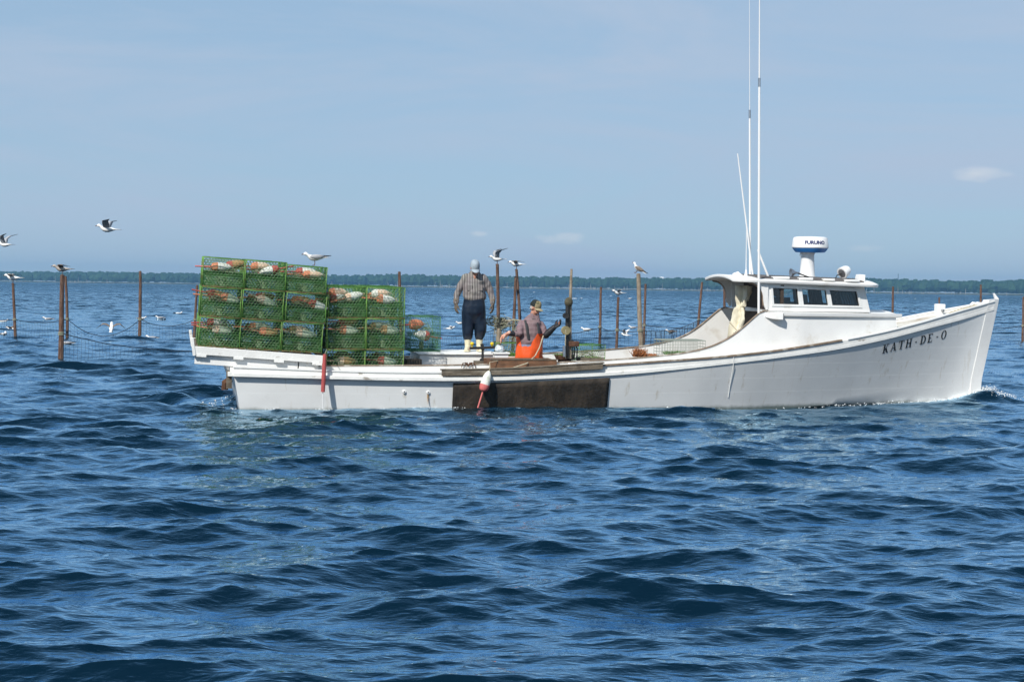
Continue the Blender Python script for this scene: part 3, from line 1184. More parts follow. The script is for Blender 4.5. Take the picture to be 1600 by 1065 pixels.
for sd in (-1, 1):
    MB().loft([[(x, sd * (ty(x) + .003), coam_top(x) - .075), (x, sd * (ty(x) + .05), coam_top(x) - .06), (x, sd * (ty(x) + .055), coam_top(x) - .004), (x, sd * (ty(x) + .003), coam_top(x) - .001)] for x in xs + [TRF + .12]]).build('trunk_moulding', M_WHITE, boat, bevel=.005)

# pilothouse: side walls with real openings
A0, A1, F0, F1 = Vector((9.42, 0, 1.675)), Vector((9.38, 0, 2.20)), Vector((11.49, 0, 1.66)), Vector((11.37, 0, 2.13))


def house_y(u):
    return 0.975 - .275 * u


def S(u, v, sd, off=0.0):
    a = A0.lerp(F0, u)
    b2 = A1.lerp(F1, u)
    p = a.lerp(b2, v)
    return Vector((p.x, sd * (house_y(u) - .03 * v + off), p.z))


def wall_patch(mb, u0, u1, v0, v1, sd, off0=-.045, off1=0.0, du1=0.0):
    c = [(u0, v0), (u1, v0), (u1 + du1, v1), (u0, v1)]
    vs_ = [S(u, v, sd, off1) for u, v in c] + [S(u, v, sd, off0) for u, v in c]
    mb.add(vs_, [(0, 1, 2, 3), (7, 6, 5, 4), (0, 4, 5, 1), (1, 5, 6, 2), (2, 6, 7, 3), (3, 7, 4, 0)])


WIN = [(0.055, 0.300), (0.345, 0.590), (0.630, 0.905)]
V0, V1 = 0.24, 0.79
for sd in (-1, 1):
    mb = MB()
    wall_patch(mb, 0, 1, 0, V0, sd)
    wall_patch(mb, 0, 1, V1, 1, sd)
    ed = [0] + [e for w in WIN for e in w] + [1.0]
    for k in range(0, len(ed), 2):
        wall_patch(mb, ed[k], ed[k + 1], V0, V1, sd)
    mb.build('pilothouse_wall', M_WHITE, boat)
    for (u0, u1) in WIN:
        wf = MB()
        e = .022
        ev = .075
        for (a, b_, c, d) in ((u0 - e, u1 + e, V0 - ev, V0), (u0 - e, u1 + e, V1, V1 + ev), (u0 - e, u0, V0, V1), (u1, u1 + e, V0, V1)):
            wall_patch(wf, a, b_, c, d, sd, .001, .016)
        w_o = wf.build('window', M_WHITE, boat, bevel=.003)
        gk = MB()
        g1, g2 = .007, .022
        for (a, b_, c, d) in ((u0, u1, V0, V0 + g2), (u0, u1, V1 - g2, V1), (u0, u0 + g1, V0 + g2, V1 - g2), (u1 - g1, u1, V0 + g2, V1 - g2)):
            wall_patch(gk, a, b_, c, d, sd, -.034, -.014)
        gk.build('gasket', M_RUBBER, w_o, smooth=False)
        pn = MB()
        wall_patch(pn, u0 + g1, u1 - g1, V0 + g2, V1 - g2, sd, -.026, -.020)
        pn.build('pane', M_GLASS, w_o, smooth=False)
# raked front with two lights
mb = MB()
f0, f1 = S(1, 0, -1), S(1, 1, -1)


def Fp(s, v, off=0.0):
    a = f0.lerp(f1, v)
    return Vector((a.x + off + .10 * (1 - (2 * s - 1) ** 2), a.y * (1 - 2 * s), a.z))


def fpatch(mb, s0, s1, v0, v1, o0=-.04, o1=0.0):
    N = 5
    for q in range(N):
        a, b_ = s0 + (s1 - s0) * q / N, s0 + (s1 - s0) * (q + 1) / N
        mb.add([Fp(a, v0, o1), Fp(b_, v0, o1), Fp(b_, v1, o1), Fp(a, v1, o1), Fp(a, v0, o0), Fp(b_, v0, o0), Fp(b_, v1, o0), Fp(a, v1, o0)],
               [(0, 1, 2, 3), (7, 6, 5, 4), (0, 4, 5, 1), (1, 5, 6, 2), (2, 6, 7, 3), (3, 7, 4, 0)])


fpatch(mb, 0, 1, 0, V0)
fpatch(mb, 0, 1, V1, 1)
for a, b_ in ((0, .10), (.46, .54), (.90, 1)):
    fpatch(mb, a, b_, V0, V1)
mb.build('pilothouse_front', M_WHITE, boat)
for a, b_ in ((.10, .46), (.54, .90)):
    pn = MB()
    fpatch(pn, a, b_, V0, V1, -.026, -.020)
    pn.build('windscreen_pane', M_GLASS, boat, smooth=False)
# curved aft brackets between roof and wall
for sd in (-1, 1):
    pts = [(9.40, 1.70), (9.40, 2.19), (9.02, 2.20)]
    for k in range(9):
        a = R(90) * k / 8
        pts.append((9.05 + .26 * math.sin(a), 2.18 - .30 * (1 - math.cos(a))))
    pts += [(9.325, 1.78), (9.37, 1.69)]
    y = sd * (house_y(0) - .015)
    MB().poly_prism(pts, 'y', y - .02, y + .02).build('aft_bracket', M_WHITE, boat)
    pts2 = [(p[0] - .0, p[1] - .012) for p in pts[2:-1]]
    MB().tube([(p[0], y, p[1]) for p in pts2], .016, 5).build('bracket_edge', M_CAP, boat)

# roof: cambered, rounded corners
def roof_half(x):
    base = np.interp(x, [8.8, 9.3, 11.62], [.99, 1.06, .86])
    e = min((x - 8.80), (11.66 - x))
    return base * (1 if e > .3 else math.sqrt(max(0.0, 1 - (1 - e / .3) ** 2)) * .3 + .7)


def roof_z(x):
    return 2.245 - .024 * (x - 8.38) + .02 * max(0, (x - 9.0)) * 0


mb = MB()
rings = []
for i in range(41):
    x = 8.81 + (11.65 - 8.81) * i / 40
    hw, z0 = roof_half(x), roof_z(x)
    top = [(x, -hw + 2 * hw * k / 12, z0 + .075 * (1 - (2 * k / 12 - 1) ** 2)) for k in range(13)]
    bot = [(p[0], p[1] * .985, p[2] - .055) for p in top[::-1]]
    rings.append(top + bot)
mb.loft(rings)
mb.build('roof', M_WHITE, boat, bevel=.012)
# canvas-covered middle of the roof
mb = MB()
rings = []
for i in range(25):
    x = 9.25 + (11.35 - 9.25) * i / 24
    hw, z0 = roof_half(x) * .80, roof_z(x)
    q = roof_half(x)
    top = [(x, y, z0 + .075 * (1 - (y / q) ** 2) + .022) for y in [-hw + 2 * hw * k / 10 for k in range(11)]]
    bot = [(p[0], p[1], p[2] - .02) for p in top[::-1]]
    rings.append(top + bot)
mb.loft(rings)
mb.build('roof_covering', M_ROOF, boat)
for (a, b_) in ((9.55, 9.85), (10.05, 10.30), (10.52, 10.72), (10.95, 11.2)):
    z0 = roof_z(a)
    MB().box(a, b_, -.86, -.70, z0 + .028, z0 + .07).build('roof_hatch_batten', M_WHITE, boat, bevel=.01)

# inside of the house
MB().box(9.62, 9.66, -.30, .95, .13, 2.16).build('cabin_bulkhead', M_DARKIN, boat)
MB().box(9.66, 11.3, -.70, .70, 1.50, 1.54).build('cabin_dash', M_DARKIN, boat)
mb = MB()
mb.box(9.56, 9.60, -.62, -.22, .55, 1.98)
mb.box(9.545, 9.561, -.58, -.26, 1.30, 1.92)
mb.box(9.545, 9.561, -.58, -.26, .62, 1.22)
mb.build('companion_door', M_VARNISH, boat, bevel=.008)
mb = MB()
mb.box(9.66, 9.72, -.92, -.66, .13, 2.14)
mb.build('door_post', M_DARKIN, boat)
# curtain, notices and clutter behind the side windows
mb = MB()
for k in range(9):
    u = .44 + .015 * k
    p0, p1 = S(u, .18, -1, -.13 - .02 * (k % 2)), S(u, .86, -1, -.13 - .02 * (k % 2))
    mb.tube([p0, p1], .017, 6)
mb.build('window_curtain', M_CURTAIN, boat)
mb = MB()
for k in range(12):
    u = .74 + .013 * k
    p0, p1 = S(u + .02, .18, -1, -.12 - .02 * (k % 2)), S(u, .86, -1, -.12 - .02 * (k % 2))
    mb.tube([p0, p1], .013, 6)
mb.build('window_curtain', M_CURTAIN, boat)
mb = MB()
wall_patch(mb, .06, .235, .24, .48, -1, -.085, -.075)
mb.build('notice_card', M_LEAFLET, boat, smooth=False)
mb = MB()
wall_patch(mb, .35, .41, .22, .60, -1, -.085, -.075)
mb.build('notice_card', M_GEL, boat, smooth=False)
mb = MB()
wall_patch(mb, .13, .19, .50, .80, -1, -.42, -.30)
mb.build('compass_box', M_DARKIN, boat)
mb = MB()
p = S(.70, .35, -1, -.12)
mb.ell(p, (.05, .04, .05)).ell(p + Vector((.0, 0, .10)), (.025, .025, .035)).ell(p + Vector((.005, 0, .16)), (.03, .03, .03))
mb.ell(p + Vector((-.12, 0, -.03)), (.05, .04, .03))
mb.build('figurine', M_LEAFLET, boat)

# hanging canvas drop in the open back
def drape(poly_top, poly_bot, n_u, n_v, amp, seed):
    rings = []
    for i in range(n_v + 1):
        t2 = i / n_v
        row = []
        for k in range(n_u + 1):
            s2 = k / n_u
            a = Vector(poly_top[0]).lerp(Vector(poly_top[1]), s2)
            b2 = Vector(poly_bot[0]).lerp(Vector(poly_bot[1]), s2)
            p = a.lerp(b2, t2)
            nz_ = mnoise.noise((s2 * 5 + seed, t2 * 1.6, seed)) + .5 * mnoise.noise((s2 * 11, t2 * 3, seed + 4))
            p += Vector((nz_ * amp, nz_ * amp * .8, 0))
            row.append(p)
        rings.append(row)
    return rings


def cloth(name, rings, m, parent, th=.006):
    mb = MB()
    mb.loft(rings, closed=False)
    o = mb.build(name, m, parent, angle=70)
    sm = o.modifiers.new('thick', 'SOLIDIFY')
    sm.thickness = th
    return o


cv = boat
tp0, tp1 = bl(1150, 446, -.2), bl(1170, 446, -.5)
md0, md1 = bl(1150, 478, -.35), bl(1165, 478, -.6)
bt0, bt1 = bl(1134, 530, -.55), bl(1160, 518, -.85)
r1 = drape((tp0, tp1), (md0, md1), 14, 8, .09, 1.3)
r2 = drape((md0, md1), (bt0, bt1), 14, 14, .11, 1.3)
cloth('canvas_drop', r1 + r2[1:], M_CANVAS, boat)
r1 = drape((bl(1163, 447, -.1), bl(1176, 447, -.2)), (bl(1166, 470, -.1), bl(1170, 470, -.2)), 8, 8, .05, 5.1)
cloth('canvas_drop', r1, M_CANVAS, boat)
mb = MB()
a = bl(1134, 508, .5)
mb.tube([bl(1140, 503, -.75), bl(1156, 521, -.9)], .012, 5)
mb.build('canvas_rope', M_ROPE, boat)
MB().box(a.x - .02, a.x + .02, .2, .24, a.z - .3, a.z).build('bracket_stub', M_DARK, boat)

# side lamp housing
q = [bl(1195, 489, -1.2)]
lx, lz = bl(1212, 494, -1.08).x, bl(1212, 494, -1.08).z
yb_ = -coam_y(lx) + .045
mb = MB()
rings = []
for (dx_, hz_, d_) in ((-.20, .018, .03), (-.12, .045, .08), (-.02, .062, .13), (.10, .068, .16)):
    rings.append([(lx + dx_, yb_ + .02, lz - hz_), (lx + dx_, yb_ - d_, lz - hz_ * .9), (lx + dx_, yb_ - d_, lz + hz_ * .9 + .01), (lx + dx_, yb_ + .02, lz + hz_ + .01)])
mb.loft(rings)
sl = mb.build('side_lamp', M_WHITE, boat, bevel=.01)
MB().box(lx + .098, lx + .112, yb_ - .145, yb_ - .02, lz - .045, lz + .055).build('lamp_lens', M_RUBBER, sl)

# radar
rc = bl(1266, 384, 0)
zr = roof_z(rc.x) + .08
rad = MB().lathe([(.15, zr), (.15, zr + .03), (.14, zr + .05), (.118, rc.z - .17), (.14, rc.z - .125)], 20, T(rc.x - .045, 0, 0)).build('radar', M_GEL, boat)
MB().lathe([(.20, rc.z - .125), (.27, rc.z - .12), (.315, rc.z - .065), (.325, rc.z - .045), (.1, rc.z - .04)], 40, T(rc.x, 0, 0)).build('radar_base', M_BLUEBASE, rad)
RD = .338
MB().lathe([(.15, rc.z - .047), (.325, rc.z - .046), (RD, rc.z - .03), (RD, rc.z - .01), (.318, rc.z + .13), (.30, rc.z + .155), (.25, rc.z + .168), (.02, rc.z + .175)], 48, T(rc.x, 0, 0)).build('radar_dome', M_GEL, rad)
MB().ring((rc.x - .16, -.02, rc.z - .17), .045, .009, 'y', 14, 5).build('cable_loop', M_GEL, rad)


def text_mesh(txt, size, sx, offset):
    cu = bpy.data.curves.new('txt', 'FONT')
    cu.body = txt
    cu.size = size
    cu.offset = offset
    cu.resolution_u = 4
    o = bpy.data.objects.new('txt', cu)
    COL.objects.link(o)
    dg = bpy.context.evaluated_depsgraph_get()
    dg.update()
    me = bpy.data.meshes.new_from_object(o.evaluated_get(dg))
    bpy.data.objects.remove(o)
    xs_ = [v_.co.x for v_ in me.vertices]
    c_ = (min(xs_) + max(xs_)) / 2
    for v_ in me.vertices:
        v_.co.x = (v_.co.x - c_) * sx
    return me


me = text_mesh('FURUNO', .085, 1.75, .0042)
tw = max(v_.co.x for v_ in me.vertices) * 2
for v_ in me.vertices:
    a = -math.pi / 2 - R(12) + R(6) + (v_.co.x / tw * .40) / RD
    zz = rc.z + .030 + v_.co.y
    rad_ = RD + .004 - (.020) * max(0, (zz - rc.z + .01) / .14)
    v_.co = (rc.x + rad_ * math.cos(a), rad_ * math.sin(a), zz)
link('radar_lettering', me, M_INK, rad, smooth=False)

# antennas, horn, spotlight, small roof box
def antenna(px0, py0, px1, py1, yb, r0, r1, split=None, z_from=None):
    p, q = bl(px0, py0, yb), bl(px1, py1, yb)
    if split is None:
        o = MB().tube([p, q], [r0, r1], 8).build('antenna', M_GEL, boat)
    else:
        mid = p.lerp(q, split)
        o = MB().tube([p, mid], [r0, r0 * .85], 8).build('antenna', M_GEL, boat)
        MB().tube([mid - (q - p).normalized() * .02, mid + (q - p).normalized() * .13], r0 * 1.05, 8).build('ferrule', M_STEEL, o)
        MB().tube([mid, q], [r1 * 1.3, r1 * .6], 6).build('whip', M_GEL, o)
    return p


antenna(1185.5, 497, 1187, -60, -1.02, .023, .011, .655)
p = antenna(1172, 437, 1171, -40, -.2, .020, .005, .535)
MB().lathe([(.045, 0), (.045, .03), (.03, .10)], 10, T(*p)).build('antenna_base', M_GEL, boat)
antenna(1176.5, 432, 1152.5, 240, -.25, .019, .010)
p = antenna(1165.5, 436, 1166.5, 352, -.6, .009, .006)
MB().lathe([(.038, -.04), (.038, .02), (.015, .17)], 10, T(*p)).build('antenna_base', M_GEL, boat)
antenna(1201, 434, 1184, 390, -.55, .021, .018)
mb = MB()
p = bl(1179, 432, -.3)
mb.tube([p + Vector((-.03, 0, -.06)), p + Vector((0, 0, .03)), p + Vector((.03, 0, -.05))], .022, 6)
mb.box(p.x - .04, p.x + .04, p.y - .04, p.y + .04, p.z - .09, p.z - .04)
mb.build('antenna_mount', M_DARK, boat)
p = bl(1151, 433, -.5)
mb = MB()
mb.tube([p + Vector((-.06, 0, .02)), p + Vector((.02, 0, .06)), p + Vector((.14, 0, 0))], [.05, .045, .015], 8)
mb.build('life_ring_light', M_GEL, boat)
p = bl(1241, 426, -.45)
mb = MB()
mb.lathe([(.012, .10), (.02, .03), (.055, -.02), (.075, -.055), (.078, -.07), (.02, -.055)], 14, T(*p) @ Rm(90, 'Y'))
hn_ = mb.build('horn', M_STEEL, boat)
mb = MB()
e = bl(1274, 437, -.45)
mb.tube([p + Vector((.05, 0, 0)), p.lerp(e, .5) + Vector((0, 0, .01)), e], [.014, .012, .016], 6)
mb.tube([p.lerp(e, .5), p.lerp(e, .5) + Vector((0, 0, -.10))], .01, 5)
mb.build('horn_tube', M_DARK, hn_)
p = bl(1320, 424, -.3)
mb = MB()
Mx = T(*p) @ Rm(25, 'Z') @ Rm(-115, 'Y')
mb.lathe([(.03, -.10), (.075, -.085), (.10, -.03), (.108, .05), (.112, .06), (.112, .085), (.095, .088)], 18, Mx)
sp = mb.build('spotlight', M_GEL, boat)
MB().lathe([(.094, .086), (.05, .094), (.01, .097)], 18, Mx).build('spotlight_lens', M_STEEL, sp)
mb = MB()
mb.tube([p + Vector((0, 0, -.06)), p + Vector((0, 0, -.18))], .035, 8)
mb.lathe([(.09, -.20), (.085, -.165), (.05, -.15)], 14, T(*p))
mb.build('spotlight_foot', M_GEL, sp)
mb = MB()
mb.tube([p + Vector((-.08, -.03, -.05)), p + Vector((-.16, -.03, -.07)), p + Vector((-.19, -.03, -.12)), p + Vector((-.14, -.03, -.16)), p + Vector((-.05, -.03, -.14))], .010, 5)
mb.tube([p + Vector((-.45, -.03, -.19)), p + Vector((-.3, -.03, -.15)), p + Vector((-.2, -.03, -.13))], .012, 5)
mb.build('spotlight_cable', M_RUBBER, sp)
p = bl(1343, 434, -.35)
MB().poly_prism([(p.x - .07, p.z - .06), (p.x + .06, p.z - .06), (p.x + .065, p.z + .06), (p.x - .045, p.z + .065)], 'y', -.47, -.28).build('roof_box', M_GEL, boat, bevel=.01)

# foredeck: bitt, rope-worn rail, pulpit nub
p = bl(1469, 488, -.02)
bt = MB().box(p.x - .075, p.x + .075, -.09, .09, p.z - .25, p.z + .16).build('mooring_bitt', M_GEL, boat, bevel=.015)
MB().tube([(p.x, -.16, p.z + .04), (p.x, .16, p.z + .04)], .022, 8).build('bitt_pin', M_STEEL, bt)
mb = MB()
for k in range(26):
    x = bl(1478 + k * 2, 480, -.25).x
    mb.tube([(x, -(beam(x) - .05), toe_top(x) + .02), (x + .05, -(beam(x) - .09), toe_top(x) + .035 + .012 * math.sin(k * 2.1)), (x + .09, -(beam(x) - .10), toe_top(x) + .022)], .016, 5)
mb.build('rail_rope', M_ROPE, boat)
for px in (1520, 1527):
    p = bl(px, 476, -.12)
    MB().tube([(p.x - .05, p.y, p.z - .02), (p.x, p.y, p.z + .03), (p.x + .05, p.y, p.z + .02)], .03, 7).build('bow_chock', M_GEL, boat)

# rusty wear plate under the hauling station
xa_, xb_ = bl(708, 610, -1.6).x, bl(952, 610, -1.6).x
cuts = [0, 1.0]
for j in range(1):
    rings = []
    for k in range(41):
        x = xa_ + (xb_ - xa_) * (cuts[j] + (cuts[j + 1] - cuts[j]) * k / 40)
        x += .002 * (1 if k == 0 and j else 0)
        top = g_bot(x) - .035
        row = []
        for q in range(8):
            z = top + (-.16 - top) * q / 7
            row.append((x, -(hull_y(x, z) + .010 + .006 * mnoise.noise((x * 3, z * 4, j))), z))
        rings.append(row)
    o = MB()
    o.loft(rings, closed=False)
    pl = o.build('wear_plate', M_RUSTPLATE, boat)
    pl.modifiers.new('t', 'SOLIDIFY').thickness = -.014
# through-hull outlets
for px, py in ((632, 612), (669.5, 613)):
    q = px_side([(px, py)])[0]
    y = -hull_y(q[0], q[1])
    ou = MB().lathe([(.009, 0), (.013, .022), (.027, .018), (.028, .0)], 12, T(q[0], y - .001, q[1]) @ Rm(90, 'X'), caps=False).build('outlet', M_GEL, boat)
    MB().lathe([(.013, .0), (.013, .020)], 10, T(q[0], y, q[1]) @ Rm(90, 'X')).build('outlet_hole', M_RUBBER, ou)
    if px > 650:
        mbs = MB()
        for k in range(4):
            mbs.box(q[0] - .012 + .006 * k, q[0] - .008 + .006 * k, y - .0035, y + .01, q[1] - .10 - .05 * ((k * 7) % 3), q[1] - .03)
        mbs.build('rust_streak', mat('rust_stain', (.42, .26, .11), .8), boat, smooth=False)
# vertical outlet pipe amidships
xq = px_side([(1145, 590)])[0][0]
mb = MB()
zz = [g_bot(xq) + .13, g_bot(xq) - .02, .30, .16]
mb.tube([(xq, -(beam(xq) + .012), zz[0]), (xq, -(beam(xq) + .012), zz[1]), (xq, -(hull_y(xq, zz[2]) + .008), zz[2]), (xq, -(hull_y(xq, zz[3]) + .008), zz[3])], .006, 6)
mb.build('drain_pipe', M_HULL, boat)
# grey planks along the rail at the hauling station
def rail_plank(pxa, pxb, dz0, dz1, y0, y1, m, name):
    xa, xb = bl(pxa, 572, -1.5).x, bl(pxb, 568, -1.5).x
    rings = []
    for k in range(17):
        x = xa + (xb - xa) * k / 16
        rings.append([(x, -(beam(x) + y0), toe_top(x) + dz0), (x, -(beam(x) + y1), toe_top(x) + dz0), (x, -(beam(x) + y1), toe_top(x) + dz1), (x, -(beam(x) + y0), toe_top(x) + dz1)])
    return MB().loft(rings).build(name, m, boat, bevel=.006)


rail_plank(688, 938, -.045, .05, .03, .075, M_GREYWOOD, 'rubbing_plank')
rail_plank(686, 940, .051, .072, -.02, .085, M_GREYWOOD, 'rubbing_plank_cap')

# stern rudder gear and exhaust seen behind the transom
mb = MB()
mb.tube([(-.03, -1.30, .48), (-.13, -1.31, .42), (-.13, -1.31, .30)], .055, 8)
mb.build('stern_exhaust', M_RUST, boat)
mb = MB()
mb.box(-.11, -.02, -1.42, -1.36, .33, .62)
mb.build('transom_knee', M_GREYWOOD, boat)

# name on the bow, painted serif capitals
def arc(cx, cy, rx, ry, tx, ty_, a0, a1, n_=10):
    q = []
    for k in range(n_):
        a, b2 = R(a0 + (a1 - a0) * k / n_), R(a0 + (a1 - a0) * (k + 1) / n_)
        q.append([(cx + rx * math.cos(a), cy + ry * math.sin(a)), (cx + rx * math.cos(b2), cy + ry * math.sin(b2)), (cx + (rx - tx) * math.cos(b2), cy + (ry - ty_) * math.sin(b2)), (cx + (rx - tx) * math.cos(a), cy + (ry - ty_) * math.sin(a))])
    return q


def bx2(x0, x1, y0, y1):
    return [(x0, y0), (x1, y0), (x1, y1), (x0, y1)]


sf = .07
GL = {
    'K': (.86, [bx2(.12, .31, 0, 1), bx2(.0, .43, 0, sf), bx2(.0, .43, 1 - sf, 1), [(.31, .40), (.64, .95), (.74, .95), (.31, .26)], [(.36, .48), (.52, .62), (.84, .0), (.62, 0)], bx2(.52, .88, 0, sf), bx2(.52, .86, 1 - sf, 1)]),
    'A': (.92, [[(.08, 0), (.18, 0), (.50, 1), (.40, 1)], [(.40, 1), (.53, 1), (.86, 0), (.65, 0)], bx2(.22, .68, .28, .38), bx2(0, .30, 0, sf), bx2(.56, .95, 0, sf)]),
    'T': (.80, [bx2(.31, .50, 0, 1), bx2(.02, .80, .90, 1), bx2(.20, .61, 0, sf), [(.02, .90), (.10, .90), (.04, .70), (.02, .70)], [(.72, .90), (.80, .90), (.80, .70), (.78, .70)]]),
    'H': (.94, [bx2(.11, .30, 0, 1), bx2(.62, .81, 0, 1), bx2(.30, .62, .46, .56), bx2(0, .41, 0, sf), bx2(0, .41, 1 - sf, 1), bx2(.51, .92, 0, sf), bx2(.51, .92, 1 - sf, 1)]),
    'D': (.88, [bx2(.11, .30, 0, 1), bx2(0, .36, 0, sf + .02), bx2(0, .36, .91, 1)] + arc(.34, .5, .50, .5, .20, .09, -90, 90)),
    'E': (.78, [bx2(.11, .30, 0, 1), bx2(0, .70, 0, .09), bx2(0, .68, .91, 1), bx2(.30, .52, .46, .55), [(.63, .0), (.74, .26), (.70, .26), (.58, .08)], [(.60, .95), (.66, .74), (.70, .74), (.69, 1)]]),
    'O': (.82, arc(.40, .5, .40, .52, .19, .08, 0, 360, 22)),
    '-': (.36, [bx2(.02, .30, .40, .50)]),
}
ca, cb = px_side([(1379, 552.5)])[0], px_side([(1477.5, 528.5)])[0]
ca = (px_side([(1379, 552.5)], .08)[0])
cb = (px_side([(1477.5, 528.5)], .10)[0])
seq = [('K', .0), ('A', .28), ('T', .27), ('H', .27), ('-', .45), ('D', .45), ('E', .27), ('-', .52), ('O', .42)]
tot = sum(GL[c][0] + g for c, g in seq)
dxn, dzn = cb[0] - ca[0], cb[1] - ca[1]
hl = .165
u_ = 0
for c, g in seq:
    u_ += g
    mb = MB()
    for poly in GL[c][1]:
        vs_ = []
        for (gx, gy) in poly:
            tt = (u_ + gx) / tot
            x, z = ca[0] + dxn * tt, ca[1] + dzn * tt + gy * hl
            vs_.append((x, -(hull_y(x, z) + .005), z))
        mb.add(vs_, [tuple(range(len(vs_)))])
    mb.build('name_letter', M_BLACKPAINT, boat, smooth=False)
    u_ += GL[c][0]
# stern pot rack
ra, rb = bl(302, 540, -1.36), bl(508, 555, -1.36)
rdir = (rb - ra).normalized()
RACK = math.atan2(rdir.z, rdir.x)


def rk(s, y, d):
    """point on the rack: s metres along from its aft end, y across, d below its top"""
    return Vector((ra.x + rdir.x * s + rdir.z * d, y, ra.z + rdir.z * s - rdir.x * d))


LR = (rb - ra).length
RY = 1.36
for sd in (-1, 1):
    mb = MB()
    mb.bar(rk(0, sd * RY, .07), rk(LR, sd * RY, .07), .05, .13)
    bmn = mb.build('rack_beam', M_WORN, boat, bevel=.006)
    mb = MB()
    mb.bar(rk(.04, sd * (RY - .07), .22), rk(1.72, sd * (RY - .07), .215), .05, .155)
    mb.build('rack_lower_beam', M_WHITE, boat, bevel=.006)
    mb = MB()
    mb.bar(rk(1.74, sd * (RY - .07), .20), rk(2.06, sd * (RY - .07), .20), .05, .14)
    mb.build('rack_chock', M_WHITE, boat, bevel=.006)
    for s in (.06, .66, 1.32, 1.95):
        mb = MB()
        mb.bar(rk(s, sd * (RY + .002), .15), rk(s + .16, sd * (RY + .002), .15), .056, .04)
        mb.build('rack_block', M_WORN, boat)
    mb = MB()
    mb.bar(rk(-.03, sd * RY, -.13), rk(.03, sd * RY, .16), .07, .05)
    mb.build('rack_upright', M_WORN, boat, bevel=.006)
for k in range(12):
    s = .05 + (LR - .1) * k / 11
    mb = MB()
    mb.bar(rk(s, -RY + .03, .025), rk(s, RY - .03, .025), .09, .028)
    mb.build('rack_slat', M_GREYWOOD, boat)
for s in (.95, 1.9):
    for sd in (-1, 1):
        p = rk(s, sd * 1.2, .27)
        MB().box(p.x - .05, p.x + .05, p.y - .04, p.y + .04, toe_top(max(p.x, 0)) - .04, p.z).build('rack_leg', M_GREYWOOD, boat)

# engine box, helm pedestal, gauges
ea, eb = bl(655, 560, -.05), bl(776, 560, -.05)
mb = MB()
mb.box(ea.x, eb.x, -.05, 1.05, .13, .815)
mb.build('engine_box', M_WHITE, boat, bevel=.012)
MB().box(ea.x - .04, eb.x + .03, -.09, 1.09, .816, .842).build('engine_box_lid', M_WORN, boat, bevel=.006)
p = bl(648, 566, -.3)
mb = MB()
for k in range(5):
    mb.box(p.x - .11 + .045 * k, p.x - .085 + .045 * k, -.32, -.28, .2, p.z + .06)
mb.box(p.x - .13, p.x + .13, -.27, .1, .13, p.z + .05)
mb.build('engine_vent', M_GREYWOOD, boat)
p = bl(754, 561, -.5)
hd = MB()
hd.lathe([(.05, -.05), (.05, 0), (.022, .02), (.02, .16), (.04, .18)], 10, T(*p))
q = p + Vector((0, 0, .19))
hd.bar(q + Vector((-.23, 0, .0)), q + Vector((.23, 0, .02)), .06, .045)
hd.tube([q, q + Vector((-.02, 0, .08))], .03, 8)
st = hd.build('control_stand', M_DARK, boat, bevel=.004)
for dx_ in (-.19, .165):
    MB().lathe([(.012, .0), (.014, .03), (.032, .045), (.034, .07), (.02, .09)], 10, T(q.x + dx_, q.y, q.z + .02)).build('valve_knob', M_YELLOW, st)
MB().box(p.x - .14, p.x + .14, -.62, -.38, p.z - .09, p.z - .03).build('stand_shelf', M_GREYWOOD, boat)
# pot hauler: davit pole, float, sheaves, hoses
a, c = bl(890, 560, -1.02), bl(893, 420, -1.02)
hr = MB().tube([a, a.lerp(c, .5) + Vector((-.012, 0, 0)), c], [.038, .032, .020], 8).build('hauler_pole', M_POSTGREY, boat)
p = bl(888.5, 472, -1.06)
MB().ell(p, (.075, .075, .085), 14, 10).build('hauler_ball', mat('mossy_ball', (.085, .075, .045), .9, .3, 14, .5, 60), hr)
MB().tube([bl(886.5, 476, -1.07), bl(886, 556, -1.07)], .034, 8).build('hauler_arm', M_DARK, hr)
for py, r_s, mm in ((493, .05, M_DARK), (516, .075, mat('brass_sheave', (.30, .25, .13), .5, .2, 8, metal=.3))):
    p = bl(884, py, -1.13)
    sh = MB().lathe([(r_s * .35, -.03), (r_s, -.035), (r_s * .72, 0), (r_s, .035), (r_s * .35, .03)], 16, T(*p) @ Rm(90, 'X')).build('hauler_sheave', mm, hr)
MB().tube([bl(881.5, 540, -1.15), bl(881.5, 557, -1.15)], .026, 8).build('hauler_cylinder', M_STEEL, hr)
mb = MB()
mb.box(a.x - .04, a.x + .14, -1.14, -1.0, bl(888, 541, -1.07).z, bl(888, 533, -1.07).z)
mb.build('hauler_motor', M_RUST, hr, bevel=.01)
mb = MB()
for k, e in enumerate((895, 898, 902)):
    mb.tube([bl(890, 536, -1.08), bl(894 + k, 531 + k, -1.08), bl(e, 545, -1.08), bl(e - 1, 562, -1.05)], .012, 5)
mb.build('hauler_hoses', M_RUBBER, hr)
MB().tube([bl(884, 515, -1.16), bl(883, 535, -1.15), bl(884, 560, -1.1)], .008, 4).build('hauler_line', M_ROPE, hr)
# ------------------------------------------------------------------ crab pots
PW, PH = 0.66, 0.485      # width and height


